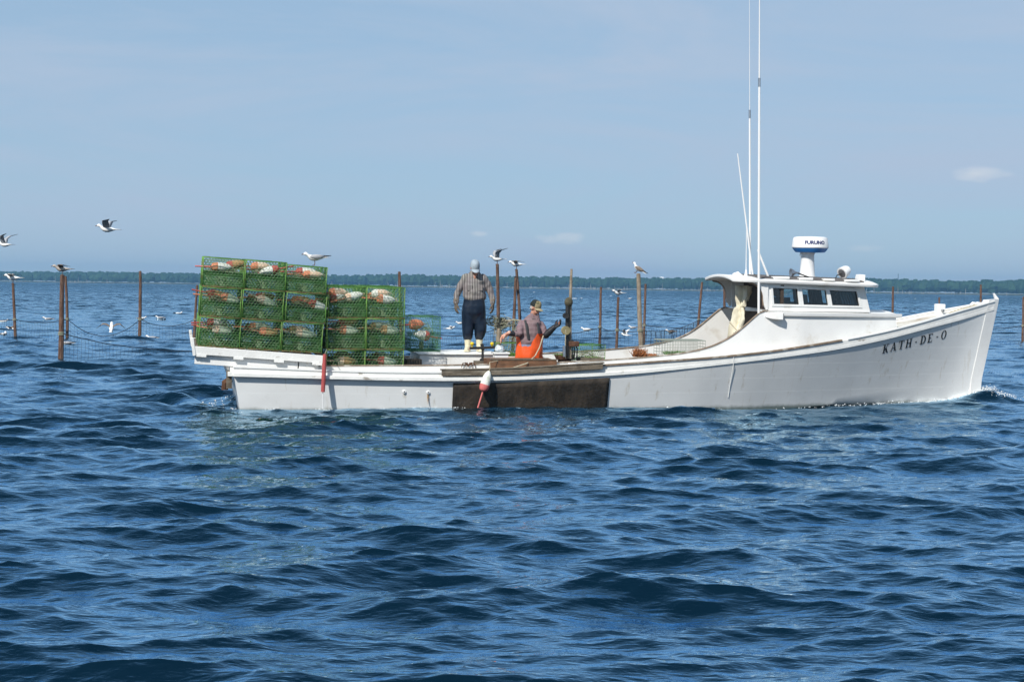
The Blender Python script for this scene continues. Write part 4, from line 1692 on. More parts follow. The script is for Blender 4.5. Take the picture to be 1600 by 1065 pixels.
def hex_sheet(mb, O, U, V, nu, nv, r=.0028, wob=0.0, skip=None):
    """hexagonal wire netting on the parallelogram O, O+U, O+V"""
    O, U, V = Vector(O), Vector(U), Vector(V)
    cu, cv = 1.0 / nu, 1.0 / nv
    pts = {}
    segs = set()

    def P(i, j):
        return (i, j)
    for j in range(nv):
        for i in range(nu):
            # brick layout of hexagons: zig-zag rows joined by short uprights
            off = .5 if j % 2 else 0.0
            a = ((i + off) * cu, (j + .17) * cv)
            b_ = ((i + .5 + off) * cu, (j - .17) * cv)
            c = ((i + 1 + off) * cu, (j + .17) * cv)
            segs.add((a, b_))
            segs.add((b_, c))
            segs.add((a, (a[0], (j + .83) * cv)))
    Nn = U.cross(V).normalized()
    for a, b_ in segs:
        q = []
        for (s, t2) in (a, b_):
            s, t2 = min(max(s, 0), 1), min(max(t2, 0), 1)
            q.append(O + U * s + V * t2 + Nn * (wob * mnoise.noise((s * 4, t2 * 4, O.x + O.z))))
        if (q[1] - q[0]).length < 1e-4:
            continue
        d = (q[1] - q[0]).normalized()
        w = Nn.cross(d) * r
        nn_ = Nn * r
        o = len(mb.v)
        for p in q:
            mb.v += [tuple(p + w), tuple(p - w * .5 + nn_ * .9), tuple(p - w * .5 - nn_ * .9)]
        mb.f += [(o, o + 1, o + 4, o + 3), (o + 1, o + 2, o + 5, o + 4), (o + 2, o, o + 3, o + 5)]


def make_pot_parts(wire, frame, low, ring):
    h = PW / 2 - .004
    H_ = PH - .004
    parts = {}
    mb = MB()
    nu, nv = 12, 11
    for O, U, V in (((-h, -h, .004), (2 * h, 0, 0), (0, 0, H_ - .008)), ((-h, h, .004), (2 * h, 0, 0), (0, 0, H_ - .008)), ((-h, -h, .004), (0, 2 * h, 0), (0, 0, H_ - .008)), ((h, -h, .004), (0, 2 * h, 0), (0, 0, H_ - .008))):
        hex_sheet(mb, O, U, V, nu, nv, .0028, .012)
    hex_sheet(mb, (-h, -h, H_), (2 * h, 0, 0), (0, 2 * h, 0), nu, nu, .0028, .02)
    hex_sheet(mb, (-h, -h, .004), (2 * h, 0, 0), (0, 2 * h, 0), nu, nu, .0028, .01)
    # inner apron dividing lower chamber and parlour
    hex_sheet(mb, (-h, -h, .185), (2 * h, 0, 0), (0, h, .075), nu, 8, .0028, .015)
    hex_sheet(mb, (-h, h, .185), (2 * h, 0, 0), (0, -h, .075), nu, 8, .0028, .015)
    for sx in (-1, 1):
        hex_sheet(mb, (-h + .03, sx * (h - .03), .01), (2 * h - .06, 0, 0), (0, 0, .175), nu, 5, .0028, .012)
        hex_sheet(mb, (sx * (h - .03), -h + .03, .01), (0, 2 * h - .06, 0), (0, 0, .175), nu, 5, .0028, .012)
    # entrance funnels
    for ax in range(4):
        M = Rm(90 * ax, 'Z')
        for k in range(10):
            a0 = 2 * math.pi * k / 10
            p0 = M @ Vector((.115 * math.cos(a0), -h, .105 + .085 * math.sin(a0)))
            p1 = M @ Vector((.06 * math.cos(a0), -h + .17, .11 + .045 * math.sin(a0)))
            mb.tube([p0, p1], .002, 3, caps=False)
    parts['wire_mesh'] = mb
    mb = MB()
    r = .0075
    for sx in (-1, 1):
        for sy in (-1, 1):
            mb.tube([(sx * h, sy * h, 0), (sx * h + .006 * sy, sy * h, H_ * .5), (sx * h, sy * h, H_)], r, 5)
    c = [(-h, -h), (h, -h), (h, h), (-h, h)]
    for k in range(4):
        a, b_ = c[k], c[(k + 1) % 4]
        mb.tube([(a[0], a[1], H_), ((a[0] + b_[0]) / 2, (a[1] + b_[1]) / 2, H_ - .012), (b_[0], b_[1], H_)], r * .8, 5)
    parts['frame'] = mb
    mb = MB()
    for k in range(4):
        a, b_ = c[k], c[(k + 1) % 4]
        mb.tube([(a[0], a[1], .006), (b_[0], b_[1], .006)], r * 1.15, 5)
    mb.tube([(-h, 0, .006), (h, 0, .006)], r, 5)
    parts['base_frame'] = mb
    rings = []
    for ax in range(4):
        M = Rm(90 * ax, 'Z')
        mb = MB()
        mb.tube([M @ Vector((.082 * math.cos(2 * math.pi * k / 18), -h - .006, .105 + .075 * math.sin(2 * math.pi * k / 18))) for k in range(18)], .0028, 4, closed=True)
        rings.append(mb)
    out = []
    for nm, mb_, mm in [('wire_mesh', parts['wire_mesh'], wire), ('frame', parts['frame'], frame), ('base_frame', parts['base_frame'], low)] + [('entrance_ring', r_, ring) for r_ in rings]:
        me = mb_.mesh(nm)
        me.materials.append(mm)
        if nm != 'wire_mesh':
            me.polygons.foreach_set('use_smooth', [True] * len(me.polygons))
        out.append((nm, me))
    mb = MB().lathe([(.045, 0), (.05, .01), (.05, .10), (.045, .11)], 8, T(0, 0, .02))
    me = mb.mesh('bait_cup')
    me.materials.append(M_RING)
    out.append(('bait_cup', me))
    r6 = random.Random(31)
    mb = MB()
    for q in range(9):
        cx, cy, cz = r6.uniform(-.12, .16), r6.uniform(-.2, .15), r6.uniform(.27, .34)
        a0, b0, ph = r6.uniform(.06, .15), r6.uniform(.04, .10), r6.uniform(0, 6)
        mb.tube([(cx + a0 * math.cos(ph + k * .6), cy + b0 * math.sin(ph + k * .6), cz + .04 * math.sin(ph * 2 + k * 1.1)) for k in range(11)], .0045, 4)
    me = mb.mesh('pot_warp')
    me.materials.append(M_OLDROPE)
    out.append(('pot_warp', me))
    return out


POT = make_pot_parts(M_GWIRE, M_GFRAME, M_RFRAME, M_RING)
POT2 = [(n_, me.copy()) for n_, me in POT]
for n_, me in POT2:
    me.materials.clear()
    me.materials.append(M_GWIRE2 if n_ in ('wire_mesh', 'frame', 'base_frame') else M_RING)


def pot(M, label, group, kit=POT):
    t = empty('crab_pot', M, label, 'crab pot', group)
    for nm, me in kit:
        o = bpy.data.objects.new(nm, me)
        COL.objects.link(o)
        o.parent = t
        if nm == 'wire_mesh':
            o['kind'] = 'stuff'
    return t


BUOY = {}


def buoy_mesh(kind, r=.072, L_=.32):
    if kind in BUOY:
        return BUOY[kind]
    cb, cc, cs = kind
    me1 = MB().lathe([(.018, 0), (r * .62, .008), (r * .86, .03), (r, .075), (r, L_ * .5), (r * .9, L_ * .68), (r * .66, L_ * .85), (r * .34, L_ * .96), (.012, L_)], 14).mesh('float')
    me2 = MB().lathe([(.018, -.002), (r * .64, .005), (r * .88, .027), (r * 1.025, .072), (r * 1.025, .105), (r * .9, .108)], 14).mesh('painted_end')
    me3 = MB().tube([(0, 0, -.26), (0, 0, .02)], .0125, 6).mesh('stick')
    me4 = MB().ring((0, 0, L_ + .012), .016, .004, 'y', 8, 4).mesh('line_eye')
    for me_, m_ in ((me1, cb), (me2, cc), (me3, cs), (me4, M_ROPE)):
        me_.materials.append(m_)
        me_.polygons.foreach_set('use_smooth', [True] * len(me_.polygons))
        me_.set_sharp_from_angle(angle=R(40))
    BUOY[kind] = (('float', me1), ('painted_end', me2), ('stick', me3), ('line_eye', me4))
    return BUOY[kind]


B_WHITE = mat('buoy_white', (0.72, 0.73, 0.67), .75, .12, 12, .2, 60, .2, col2=(.34, .38, .26), f2=(.5, .75), s2=10)
B_GREEN = mat('buoy_algae_white', (0.50, 0.56, 0.44), .8, .2, 12, .2, 60, .2, col2=(.18, .24, .13), f2=(.5, .75), s2=10)
B_PEACH = mat('buoy_peach', (0.72, 0.50, 0.36), .75, .15, 12, .2, 60, .2, col2=(.60, .58, .48), f2=(.45, .65), s2=12)
B_TAN = mat('buoy_tan', (0.45, 0.27, 0.13), .8, .2, 12, .2, 60, .2, col2=(.30, .26, .15), f2=(.5, .75), s2=10)
B_ORANGE = mat('buoy_orange', (0.62, 0.22, 0.12), .65, .12, 12)
B_RED = mat('buoy_red', (0.42, 0.08, 0.07), .65, .15, 12)
B_PINK = mat('buoy_pink_red', (0.62, 0.16, 0.15), .65, .12, 12)
CN = {id(B_WHITE): 'white', id(B_GREEN): 'mossy green-white', id(B_PEACH): 'pale peach', id(B_TAN): 'tan', id(B_ORANGE): 'orange', id(B_RED): 'red', id(B_PINK): 'pinkish red'}


def buoy(M, cols, label, group=None):
    t = empty('buoy', M, label, 'buoy', group)
    for nm, me in buoy_mesh(cols):
        o = bpy.data.objects.new(nm, me)
        COL.objects.link(o)
        o.parent = t
    return t


ROWN = ['top', 'middle', 'bottom']
COLA = ['aftmost', 'middle', 'forward']
DEP = ['nearest row', 'second row', 'third row']
rng = random.Random(4)
# buoys seen in the near pots: list of (du, dz, dy, tilt, direction, colours), du from the pot's centre
W_, G_, P_, N_, O_, R_ = B_WHITE, B_GREEN, B_PEACH, B_TAN, B_ORANGE, B_RED
BA = {
    (0, 0): [(-.20, .33, -.14, 2, 1, (W_, O_, B_PINK)), (.04, .36, .12, 12, 1, (N_, R_, R_))],
    (1, 0): [(-.22, .38, .10, 3, 1, (P_, O_, O_)), (.22, .37, -.12, -165, 1, (W_, R_, R_))],
    (2, 0): [(-.05, .33, -.13, 2, 1, (P_, O_, O_)), (-.16, .37, .10, 4, 1, (W_, R_, R_))],
    (0, 1): [(.0, .35, -.13, -14, 1, (G_, O_, O_)), (-.22, .38, .14, -8, 1, (N_, R_, R_))],
    (1, 1): [(-.08, .36, -.12, -20, 1, (G_, P_, P_)), (-.1, .36, .16, 5, 1, (N_, R_, O_))],
    (2, 1): [(.06, .33, -.12, -14, 1, (W_, R_, R_)), (-.20, .35, .10, 3, 1, (N_, O_, R_))],
    (0, 2): [(-.12, .29, -.13, -6, 1, (G_, P_, O_)), (-.2, .38, .12, 5, 1, (W_, R_, R_))],
    (1, 2): [(-.02, .30, -.14, -3, 1, (N_, O_, O_)), (-.18, .35, .08, 4, 1, (G_, O_, O_))],
    (2, 2): [(-.10, .31, -.13, -4, 1, (G_, P_, P_)), (-.2, .34, .10, 2, 1, (P_, N_, O_))],
}
BB = {
    (0, 0): [(-.02, .30, -.12, 14, 1, (W_, P_, O_)), (-.28, .38, .05, 3, 1, (P_, O_, O_)), (-.26, .29, -.02, 2, 1, (W_, R_, O_))],
    (1, 0): [(-.14, .30, -.13, -4, 1, (W_, O_, O_)), (-.2, .37, .10, 3, 1, (P_, W_, O_))],
    (0, 1): [(-.10, .30, -.13, -4, 1, (G_, O_, O_)), (-.10, .42, .12, 2, 1, (N_, R_, R_))],
    (1, 1): [(-.06, .31, -.13, -5, 1, (G_, N_, N_)), (-.22, .33, .10, 5, 1, (G_, N_, N_))],
    (0, 2): [(-.12, .30, -.13, -2, 1, (N_, P_, P_))],
    (1, 2): [(-.10, .31, -.13, -5, 1, (G_, R_, R_))],
}


def lay(du, dy, dz, tilt):
    """buoy lying lengthwise, nose forward, tilted up by tilt degrees"""
    return T(du, dy, dz) @ Rm(-tilt, 'Y') @ Rm(90, 'Y')


pa, pb = bl(308, 541, -1.30), bl(503, 552.5, -1.30)
MA = MB_ @ T(pa.x, -1.30, pa.z + .006) @ Matrix.Rotation(-math.atan2(pb.z - pa.z, pb.x - pa.x), 4, 'Y')
SA = (pb - pa).length / 3
for c in range(3):
    for r in range(3):
        for d in range(3):
            jx, jy, jr = (rng.uniform(-.014, .014), rng.uniform(-.03, .02), rng.uniform(-3.0, 3.0))
            M = MA @ T(SA * (c + .5) + .012 * (2 - r) + jx, PW / 2 + d * (PW + .012) + jy, (2 - r) * (PH + .004) + (0 if r == 2 else .001)) @ Rm(jr, 'Z') @ Matrix.Diagonal((SA / PW * .985, 1, 1, 1))
            if r == 0 and c == 2:
                M = M @ Matrix.Diagonal((1, 1, .93, 1))
            pot(M, f'green crab pot in tall stern stack, {ROWN[r]} tier, {COLA[c]} column, {DEP[d]}', 'crab pots stacked on the stern rack')
            if d == 0:
                for q, (du, dz, dy, tl, _, cols) in enumerate(BA[(c, r)]):
                    buoy(M @ lay(du, dy, dz, tl), cols, f'{CN[id(cols[0])]} buoy with {CN[id(cols[1])]} end in {ROWN[r]}-tier {COLA[c]} stern-stack pot, {"front" if q == 0 else "behind"}', 'buoys in the stacked pots')
            elif d == 1:
                cols = rng.choice([(W_, R_, R_), (N_, O_, O_), (P_, O_, O_), (G_, R_, R_)])
                buoy(M @ lay(rng.uniform(-.25, .0), 0, .32, rng.uniform(-6, 6)), cols, f'{CN[id(cols[0])]} buoy in second-row pot of stern stack, {ROWN[r]} tier, {COLA[c]} column', 'buoys in the stacked pots')
# second, lower stack standing in the cockpit
pa, pb = bl(510, 546, -1.08), bl(632, 547.5, -1.08)
hB = (bl(570, 497.5, -1.08).z - bl(570, 546.5, -1.08).z)
SB = (pb.x - pa.x) / 2
COLB = ['aft', 'forward']
for c in range(2):
    for r in range(3):
        for d in range(3):
            jx, jy, jr = (rng.uniform(-.014, .014), rng.uniform(-.02, .02), rng.uniform(-3.0, 3.0))
            M = MB_ @ T(pa.x + SB * (c + .5) + jx, -1.08 + PW / 2 + d * (PW + .012) + jy, pa.z + (1 - r) * hB) @ Rm(jr, 'Z') @ Matrix.Diagonal((SB / PW * .985, 1, (hB - .004) / PH, 1))
            pot(M, f'green crab pot in lower cockpit stack, {ROWN[r]} tier, {COLB[c]} column, {DEP[d]}', 'crab pots stacked in the cockpit')
            if d == 0:
                for q, (du, dz, dy, tl, _, cols) in enumerate(BB[(c, r)]):
                    buoy(M @ lay(du, dy, dz, tl), cols, f'{CN[id(cols[0])]} buoy with {CN[id(cols[1])]} end in {ROWN[r]}-tier {COLB[c]} pot of lower stack, {["front", "behind", "underneath"][q]}', 'buoys in the stacked pots')
            elif d == 1:
                cols = rng.choice([(W_, R_, R_), (N_, O_, O_), (P_, O_, O_), (G_, R_, R_)])
                buoy(M @ lay(rng.uniform(-.25, .0), 0, .32, rng.uniform(-6, 6)), cols, f'{CN[id(cols[0])]} buoy in second-row pot of lower stack, {ROWN[r]} tier, {COLB[c]} column', 'buoys in the stacked pots')
# packing under the lower stack so that it stands on the sole
zb = pa.z - hB
MB().box(0, 2 * SB, 0, 2.0, 0, zb - .135).build('pot_pallet', M_GREYWOOD, None, bevel=.01, M=MB_ @ T(pa.x, -1.07, .132))
tag(bpy.data.objects['pot_pallet'], 'grey wooden staging under the lower pot stack', 'staging')
# loose teal pot forward of the stack
p = bl(634, 548, .35)
M = MB_ @ T(p.x + .33, .35 + .33, .845) @ Rm(5, 'Z') @ Matrix.Diagonal((.85, .9, 1.3, 1))
pot(M, 'dull teal crab pot standing alone just ahead of the lower stack', 'loose crab pots', POT2)
buoy(M @ lay(-.30, -.10, .36, 3), (B_ORANGE, B_ORANGE, B_RED), 'plain orange buoy in the teal pot ahead of the stacks')
buoy(M @ T(.14, -.15, .20) @ Rm(8, 'Y') @ Rm(-90, 'Y'), (W_, B_RED, B_RED), 'white buoy with bright red end and long stick in the teal pot')
# pots waiting by the hauler and behind the man in orange
p = bl(903, 560, -.2)
pot(MB_ @ T(p.x + .22, .1, .50) @ Rm(12, 'Z') @ Matrix.Diagonal((.8, .8, 1.05, 1)), 'worn green crab pot standing behind the pot hauler', 'loose crab pots')
MB().box(-.35, .35, -.35, .35, 0, .36).build('bait_bin', M_GREYWOOD, None, bevel=.02, M=MB_ @ T(p.x + .22, .1, .132))
tag(bpy.data.objects['bait_bin'], 'low grey bin under the green pot behind the hauler', 'bin')
p = bl(784, 556, .55)
pot(MB_ @ T(p.x + .12, .75, .52) @ Rm(-8, 'Z') @ Matrix.Diagonal((.62, .8, 1.0, 1)), 'green crab pot between the two men, draped with old rope', 'loose crab pots')
MB().box(-.3, .3, -.3, .3, 0, .38).build('bait_bin', M_GREYWOOD, None, bevel=.02, M=MB_ @ T(p.x + .12, .75, .132))
tag(bpy.data.objects['bait_bin.001'], 'low grey bin under the pot between the two men', 'bin')

# ------------------------------------------------------------------ loose gear
# red pole hanging over the side
a, c = bl(507.5, 553, -1.66), bl(504.5, 612, -1.68)
t_ = empty('red_pole', MB_ @ T(*c), 'faded red pole hanging over the side between the two pot stacks', 'pole')
MB().tube([(0, 0, 0), (a - c) * .5, a - c], [.034, .036, .030], 9).build('shaft', mat('faded_red', (.40, .075, .07), .6, .2, 8), t_)
MB().tube([a - c, (a - c) + Vector((.05, .2, .06)), (a - c) + Vector((.10, .42, .02))], .008, 5).build('lashing', M_OLDROPE, t_)
MB().tube([(0, 0, 0), (-.006, .01, -.12), (.004, .01, -.28)], .008, 5).build('trailing_line', M_GEL, t_)
# buoy hanging over the rail
a, c = bl(764, 580, -1.70), bl(754.5, 611, -1.72)
d = (a - c)
q = d.normalized().to_track_quat('Z', 'Y').to_matrix().to_4x4()
sc_ = d.length / .312
buoy(MB_ @ T(*c) @ q @ Matrix.Diagonal((sc_ * 1.02, sc_ * 1.02, sc_, 1)), (W_, B_PINK, B_PINK), 'white buoy with pink-red end hanging over the rail against the brown plate')
t_ = MB().tube([a, a + Vector((.03, .06, .05)), bl(765, 566, -1.45), bl(780, 563, -1.3)], .006, 5).build('buoy_line', M_ROPE, None, M=MB_)
tag(t_, 'thin line holding the hanging buoy over the rail', 'line')
# hauling line from the man's hands down over the culling tray
t_ = MB().tube([bl(789, 578, -1.50), bl(803, 574, -1.45), bl(824, 567, -1.35), bl(836, 556, -.72), bl(843, 543, -.62), bl(849, 524, -.60)], .011, 6).build('pot_line', M_ROPE, None, M=MB_)
tag(t_, 'pale rope running from the orange overalls down across the brown tray', 'rope')
# culling tray
a, c = bl(765, 560, -1.22), bl(868, 560, -1.22)
zt_ = bl(800, 564.5, -1.3).z
t_ = empty('culling_tray', MB_ @ T(a.x, -1.32, zt_ - .16), 'long brown wooden culling tray on the rail before the man in orange', 'tray')
LT = c.x - a.x
for nm, bxv in (('side_board', (0, LT, 0, .03, 0, .185)), ('side_board', (0, LT, .60, .63, 0, .185)), ('end_board', (0, .03, .031, .599, 0, .183)), ('end_board', (LT - .03, LT, .031, .599, 0, .183)), ('bottom_board', (.031, LT - .031, .031, .599, 0, .02))):
    MB().box(*bxv).build(nm, M_BROWNWOOD, t_, bevel=.004)
MB().box(-.01, LT + .01, -.012, .04, .186, .203).build('rim', M_GREYWOOD, t_, bevel=.004)
# two wooden baskets of weed
def weed(n_, w, d_, h_, seed):
    r5 = random.Random(seed)
    mb = MB()
    for _ in range(n_):
        x, y = r5.uniform(-w, w), r5.uniform(-d_, d_)
        z = 0
        pts = [(x, y, z)]
        for k in range(3):
            x += r5.uniform(-.05, .05)
            y += r5.uniform(-.04, .04)
            z += h_ * r5.uniform(.2, .5)
            pts.append((x, y, z))
        mb.tube(pts, [.007, .006, .004, .001], 3)
    return mb


for (px, py, w, hh, lab, nm) in ((882, 562, .16, .10, 'round low basket of green weed between the man in orange and the hauler', 'round'), (922, 566, .20, .11, 'weathered wooden box with weed just ahead of the hauler', 'box')):
    p = bl(px, py, -.85)
    t_ = empty('weed_basket', MB_ @ T(p.x, -.85, p.z - .01), lab, 'basket', None)
    if nm == 'round':
        mb = MB().lathe([(.10, 0), (.15, .02), (w + .02, .085), (w + .025, .10), (w, .10), (.14, .03), (.05, .025)], 20)
        mb.build('tub', M_RUST, t_)
        weed(120, .13, .13, .06, 3).build('weed', M_WEED, t_, M=T(0, 0, .05))
        MB().lathe([(.12, -.5), (.12, 0)], 14).build('stand', M_DARK, t_)
    else:
        for bxv in ((-.21, .21, -.16, -.13, 0, .10), (-.21, .21, .13, .16, 0, .10), (-.21, -.18, -.129, .129, 0, .098), (.18, .21, -.129, .129, 0, .098), (-.18, .18, -.129, .129, 0, .02)):
            MB().box(*bxv).build('board', M_GREYWOOD, t_, bevel=.004)
        weed(150, .16, .11, .07, 6).build('weed', M_WEED, t_, M=T(0, 0, .03))
        MB().box(-.15, .15, -.1, .1, -.46, -.002).build('stand', M_DARK, t_)
    t_.children[-2]['kind'] = 'stuff'
# white hydraulic deck fittings beside the tray
for px, w in ((897, .12), (890, .05), (899.5, .05)):
    p = bl(px, 570.5, -1.40)
    o = MB().lathe([(w * .8, 0), (w, .01), (w * .7, .05), (w * .3, .065)], 12).build('deck_fitting', M_GEL, boat, M=T(p.x, -1.40, p.z - .02))
# white box, pink box, clear jar on the far side of the tray
p = bl(782, 571, -.55)
t_ = empty('white_bin', MB_ @ T(p.x, -.55, .132), 'small white bin with a rimmed top left of the man in orange', 'bin')
hh = bl(782, 550, -.55).z - .132
MB().loft([[(-w_, -w_, z_), (w_, -w_, z_), (w_, w_, z_), (-w_, w_, z_)] for w_, z_ in ((.09, 0), (.105, hh * .5), (.118, hh - .03))]).build('body', M_GEL, t_, bevel=.006)
MB().box(-.14, .14, -.14, .14, hh - .029, hh).build('rim', M_WORN, t_, bevel=.006)
t_ = empty('plastic_bag', MB_ @ T(p.x - .02, -.55, hh + .133), 'crumpled clear plastic bag on top of the small white bin', 'bag')
mb = MB().ell((0, 0, .055), (.09, .07, .06), 12, 8)
me = mb.mesh('bag')
for v_ in me.vertices:
    v_.co *= 1 + .28 * mnoise.noise(v_.co * 22)
link('film', me, mat('clear_film', (.5, .56, .6), .25, .2, 20, .4, 30, .6), t_, angle=15)
p = bl(800, 566, .1)
t_ = MB().box(-.22, .22, -.15, .15, 0, bl(800, 556, .1).z - .132).build('pink_crate', M_PINKBOX, None, bevel=.012, M=MB_ @ T(p.x, .1, .132))
tag(t_, 'pinkish plastic crate behind and left of the man in orange', 'crate')
t_ = weed(160, .2, .13, .05, 9).build('weed_heap', M_WEED, None, M=MB_ @ T(p.x + .03, .1, bl(800, 556, .1).z))
tag(t_, 'thin heap of green weed on the pinkish crate', 'weed', kind='stuff')
# iron grapnel hooks lying on the coaming
p = bl(731, 574, -1.2)
t_ = empty('grapnel', MB_ @ T(p.x, -1.22, p.z + .03), 'small rusty grapnel lying on the coaming below the standing man', 'grapnel')
for k, (ex, ez) in enumerate(((-.12, -.03), (-.06, -.045), (.07, -.04), (.13, -.05))):
    MB().tube([(0, -.02, .0), (ex * .4, -.03, .055), (ex * .8, -.03, .045), (ex, -.03, ez)], [.011, .011, .009, .005], 6).build('claw', M_RUST, t_)
MB().tube([(0, -.02, 0), (0, .12, .01)], .012, 6).build('shank', M_RUST, t_)
# tangle of old rope over the pot between the men
p = bl(781, 503, .62)
mb = MB()
r5 = random.Random(8)
for k in range(46):
    cx, cz = r5.gauss(0, .09), r5.gauss(0, .035)
    ra_, rb_ = r5.uniform(.06, .17), r5.uniform(.03, .08)
    ph = r5.uniform(0, 6)
    mb.tube([(cx + ra_ * math.cos(ph + a * .55), r5.uniform(-.06, .06), cz + rb_ * math.sin(ph + a * .55)) for a in range(9)], .0065, 4)
for k in range(30):
    x0 = r5.uniform(-.10, .42)
    mb.tube([(x0, r5.uniform(-.05, .05), .02 - .05 * abs(x0)), (x0 + r5.uniform(-.08, .08), 0, -.12 - r5.uniform(0, .08)), (x0 * .7 + r5.uniform(-.1, .1), .02, -.30 - r5.uniform(0, .22))], .005, 4)
mb.tube([(.0, 0, 0), (.25, 0, .04), (.45, 0, .02), (.62, .0, -.10)], .02, 6)
t_ = mb.build('rope_tangle', M_OLDROPE, None, M=MB_ @ T(*p))
tag(t_, 'tangle of mossy old rope heaped between the two men', 'rope', kind='stuff')
mb = MB()
mb.tube([(0, 0, 0), (.01, 0, .3), (0, 0, .52)], [.05, .045, .03], 8)
t_ = mb.build('rope_post', M_POSTGREY, None, M=MB_ @ T(p.x - .02, .64, p.z - .50))
tag(t_, 'short mossy stake holding up the rope tangle', 'stake')
# wire fish tray and rusty weed forward
p, q = bl(1037, 556, -.95), bl(1104, 553, -.95)
t_ = empty('wire_tray', MB_ @ T((p.x + q.x) / 2, -.62, (p.z + q.z) / 2 - .02), 'galvanised wire grid tray lying by the coaming aft of the pilothouse', 'tray')
w, dd, hh = (q.x - p.x) / 2, .26, .27
mb = MB()
for k in range(17):
    x = -w + 2 * w * k / 16
    mb.tube([(x, -dd, 0), (x, -dd, hh), (x, dd, hh), (x, dd, 0)], .0035, 4)
for k in range(6):
    z = hh * k / 5
    mb.tube([(-w, -dd, z), (w, -dd, z), (w, dd, z), (-w, dd, z)], .0035, 4, closed=True)
for k in range(8):
    y = -dd + 2 * dd * k / 7
    mb.tube([(-w, y, hh), (w, y, hh)], .0035, 4)
mb.build('grid', M_GREYWIRE, t_)
mb = MB()
mb.tube([(-w, -dd, hh), (w, -dd, hh), (w, dd, hh), (-w, dd, hh)], .008, 5, closed=True)
mb.build('rim', M_GREYWIRE, t_)
t_.children[0]['kind'] = 'stuff'
zc_ = t_.matrix_world.translation.z
MB().box(-w + .02, w - .02, -.22, .22, 0, .5).build('tray_stand', M_WHITE, None, M=MB_ @ T((p.x + q.x) / 2, -.62, (p.z + q.z) / 2 - .53))
tag(bpy.data.objects['tray_stand'], 'white locker under the wire grid tray', 'locker')
o = weed(140, .22, .12, .05, 12).build('weed_heap', M_WEED, None, M=MB_ @ T(p.x + .3, -.75, (p.z + q.z) / 2))
tag(o, 'green and brown weed caught in the wire grid tray', 'weed', kind='stuff')
p = bl(996, 556.5, -1.0)
o = weed(130, .10, .05, .13, 15)
for v_i in range(0):
    pass
r5 = random.Random(2)
for _ in range(120):
    x = r5.uniform(-.08, .32)
    o.tube([(x, r5.uniform(-.05, .05), 0), (x + r5.uniform(-.04, .04), 0, r5.uniform(.01, .05)), (x + r5.uniform(-.05, .05), 0, r5.uniform(.02, .06))], [.009, .008, .002], 3)
o = o.build('weed_heap', M_RUSTWEED, None, M=MB_ @ T(p.x, -1.06, coam_top(p.x) + .018))
tag(o, 'rust-brown clump of seaweed on the coaming ahead of the hauler', 'weed', kind='stuff')
# ------------------------------------------------------------------ the two men
def limb(mb, pts, rs, n=12):
    mb.tube(pts, rs, n)
    for p, r in zip(pts, rs):
        mb.ell(p, (r * .98, r * .98, r * .98), 10, 8)
    return mb


def hand(mb, wrist, fwd, palm, thumb, curl=.5, k=1.0, fat=1.0):
    """palm plus five jointed fingers; fwd = wrist to knuckles, palm = palm normal, thumb = side of the thumb"""
    wrist, fwd = Vector(wrist), Vector(fwd).normalized()
    palm = Vector(palm)
    palm = (palm - fwd * palm.dot(fwd)).normalized()
    th = fwd.cross(palm)
    if th.dot(Vector(thumb)) < 0:
        th = -th
    kn = wrist + fwd * .09 * k
    for s in (-.026, -.009, .009, .026):
        limb(mb, [wrist + th * s * .7 * k, kn + th * s * k], [.017 * k * fat, .014 * k * fat], 8)
    lens = [(.030, .042), (.010, .050), (-.010, .046), (-.029, .036)]
    for s, L_ in lens:
        p = kn + th * s * k
        d = fwd
        pts, rr_ = [p], [.0105 * k * fat]
        for j, (fr, ang) in enumerate(((1.0, .55), (.62, .75), (.48, .55))):
            a = ang * curl
            d = (d * math.cos(a) + palm * math.sin(a)).normalized()
            p = p + d * L_ * fr * k
            pts.append(p)
            rr_.append(rr_[-1] * .92)
            palm_d = palm
        limb(mb, pts, rr_, 8)
    p = wrist + th * .028 * k + fwd * .025 * k
    d1 = (fwd * .75 + th * .7 + palm * .25).normalized()
    d2 = (fwd * .95 + th * .15 + palm * .45 * (0.5 + curl)).normalized()
    limb(mb, [p, p + d1 * .04 * k, p + d1 * .04 * k + d2 * .032 * k, p + d1 * .04 * k + d2 * .058 * k], [.014 * k * fat, .0125 * k * fat, .011 * k * fat, .009 * k * fat], 8)


def head_into(mb, M):
    mb.ell((0, .008, .135), (.076, .094, .104), 18, 14, M)
    mb.ell((0, -.035, .062), (.056, .058, .055), 14, 10, M)
    mb.ell((0, -.070, .040), (.026, .020, .018), 10, 8, M)          # chin
    mb.ell((0, -.075, .150), (.052, .018, .014), 10, 8, M)          # brow
    mb.tube([M @ Vector(p) for p in ((0, -.082, .140), (0, -.100, .112), (0, -.112, .092), (0, -.090, .084))], [.010, .012, .015, .010], 8)
    for s in (-1, 1):
        mb.ell((s * .036, -.066, .098), (.020, .018, .016), 8, 6, M)  # cheek
        mb.ell((s * .078, .012, .112), (.010, .022, .033), 8, 8, M)   # ear
    mb.ell((0, -.088, .066), (.026, .010, .0055), 8, 6, M)
    mb.ell((0, -.086, .055), (.023, .010, .0060), 8, 6, M)
    mb.tube([M @ Vector(p) for p in ((0, .015, -.11), (0, .006, -.02), (0, -.004, .07))], [.064, .055, .054], 12)


def eyes_and_hair(parent, M, hair=True):
    for s in (-1, 1):
        MB().ell((s * .030, -.082, .126), (.013, .008, .008), 8, 6, M).build('eye', M_DARK, parent)
    if hair:
        mb = MB()
        for s in (-1, 1):
            mb.ell((s * .066, .030, .115), (.016, .038, .042), 8, 8, M)
        mb.ell((0, .072, .095), (.058, .026, .05), 10, 8, M)
        link('hair', remeshed(mb, .008, 3, lambda c: .004 * mnoise.noise(c * 60)), M_HAIR, parent)


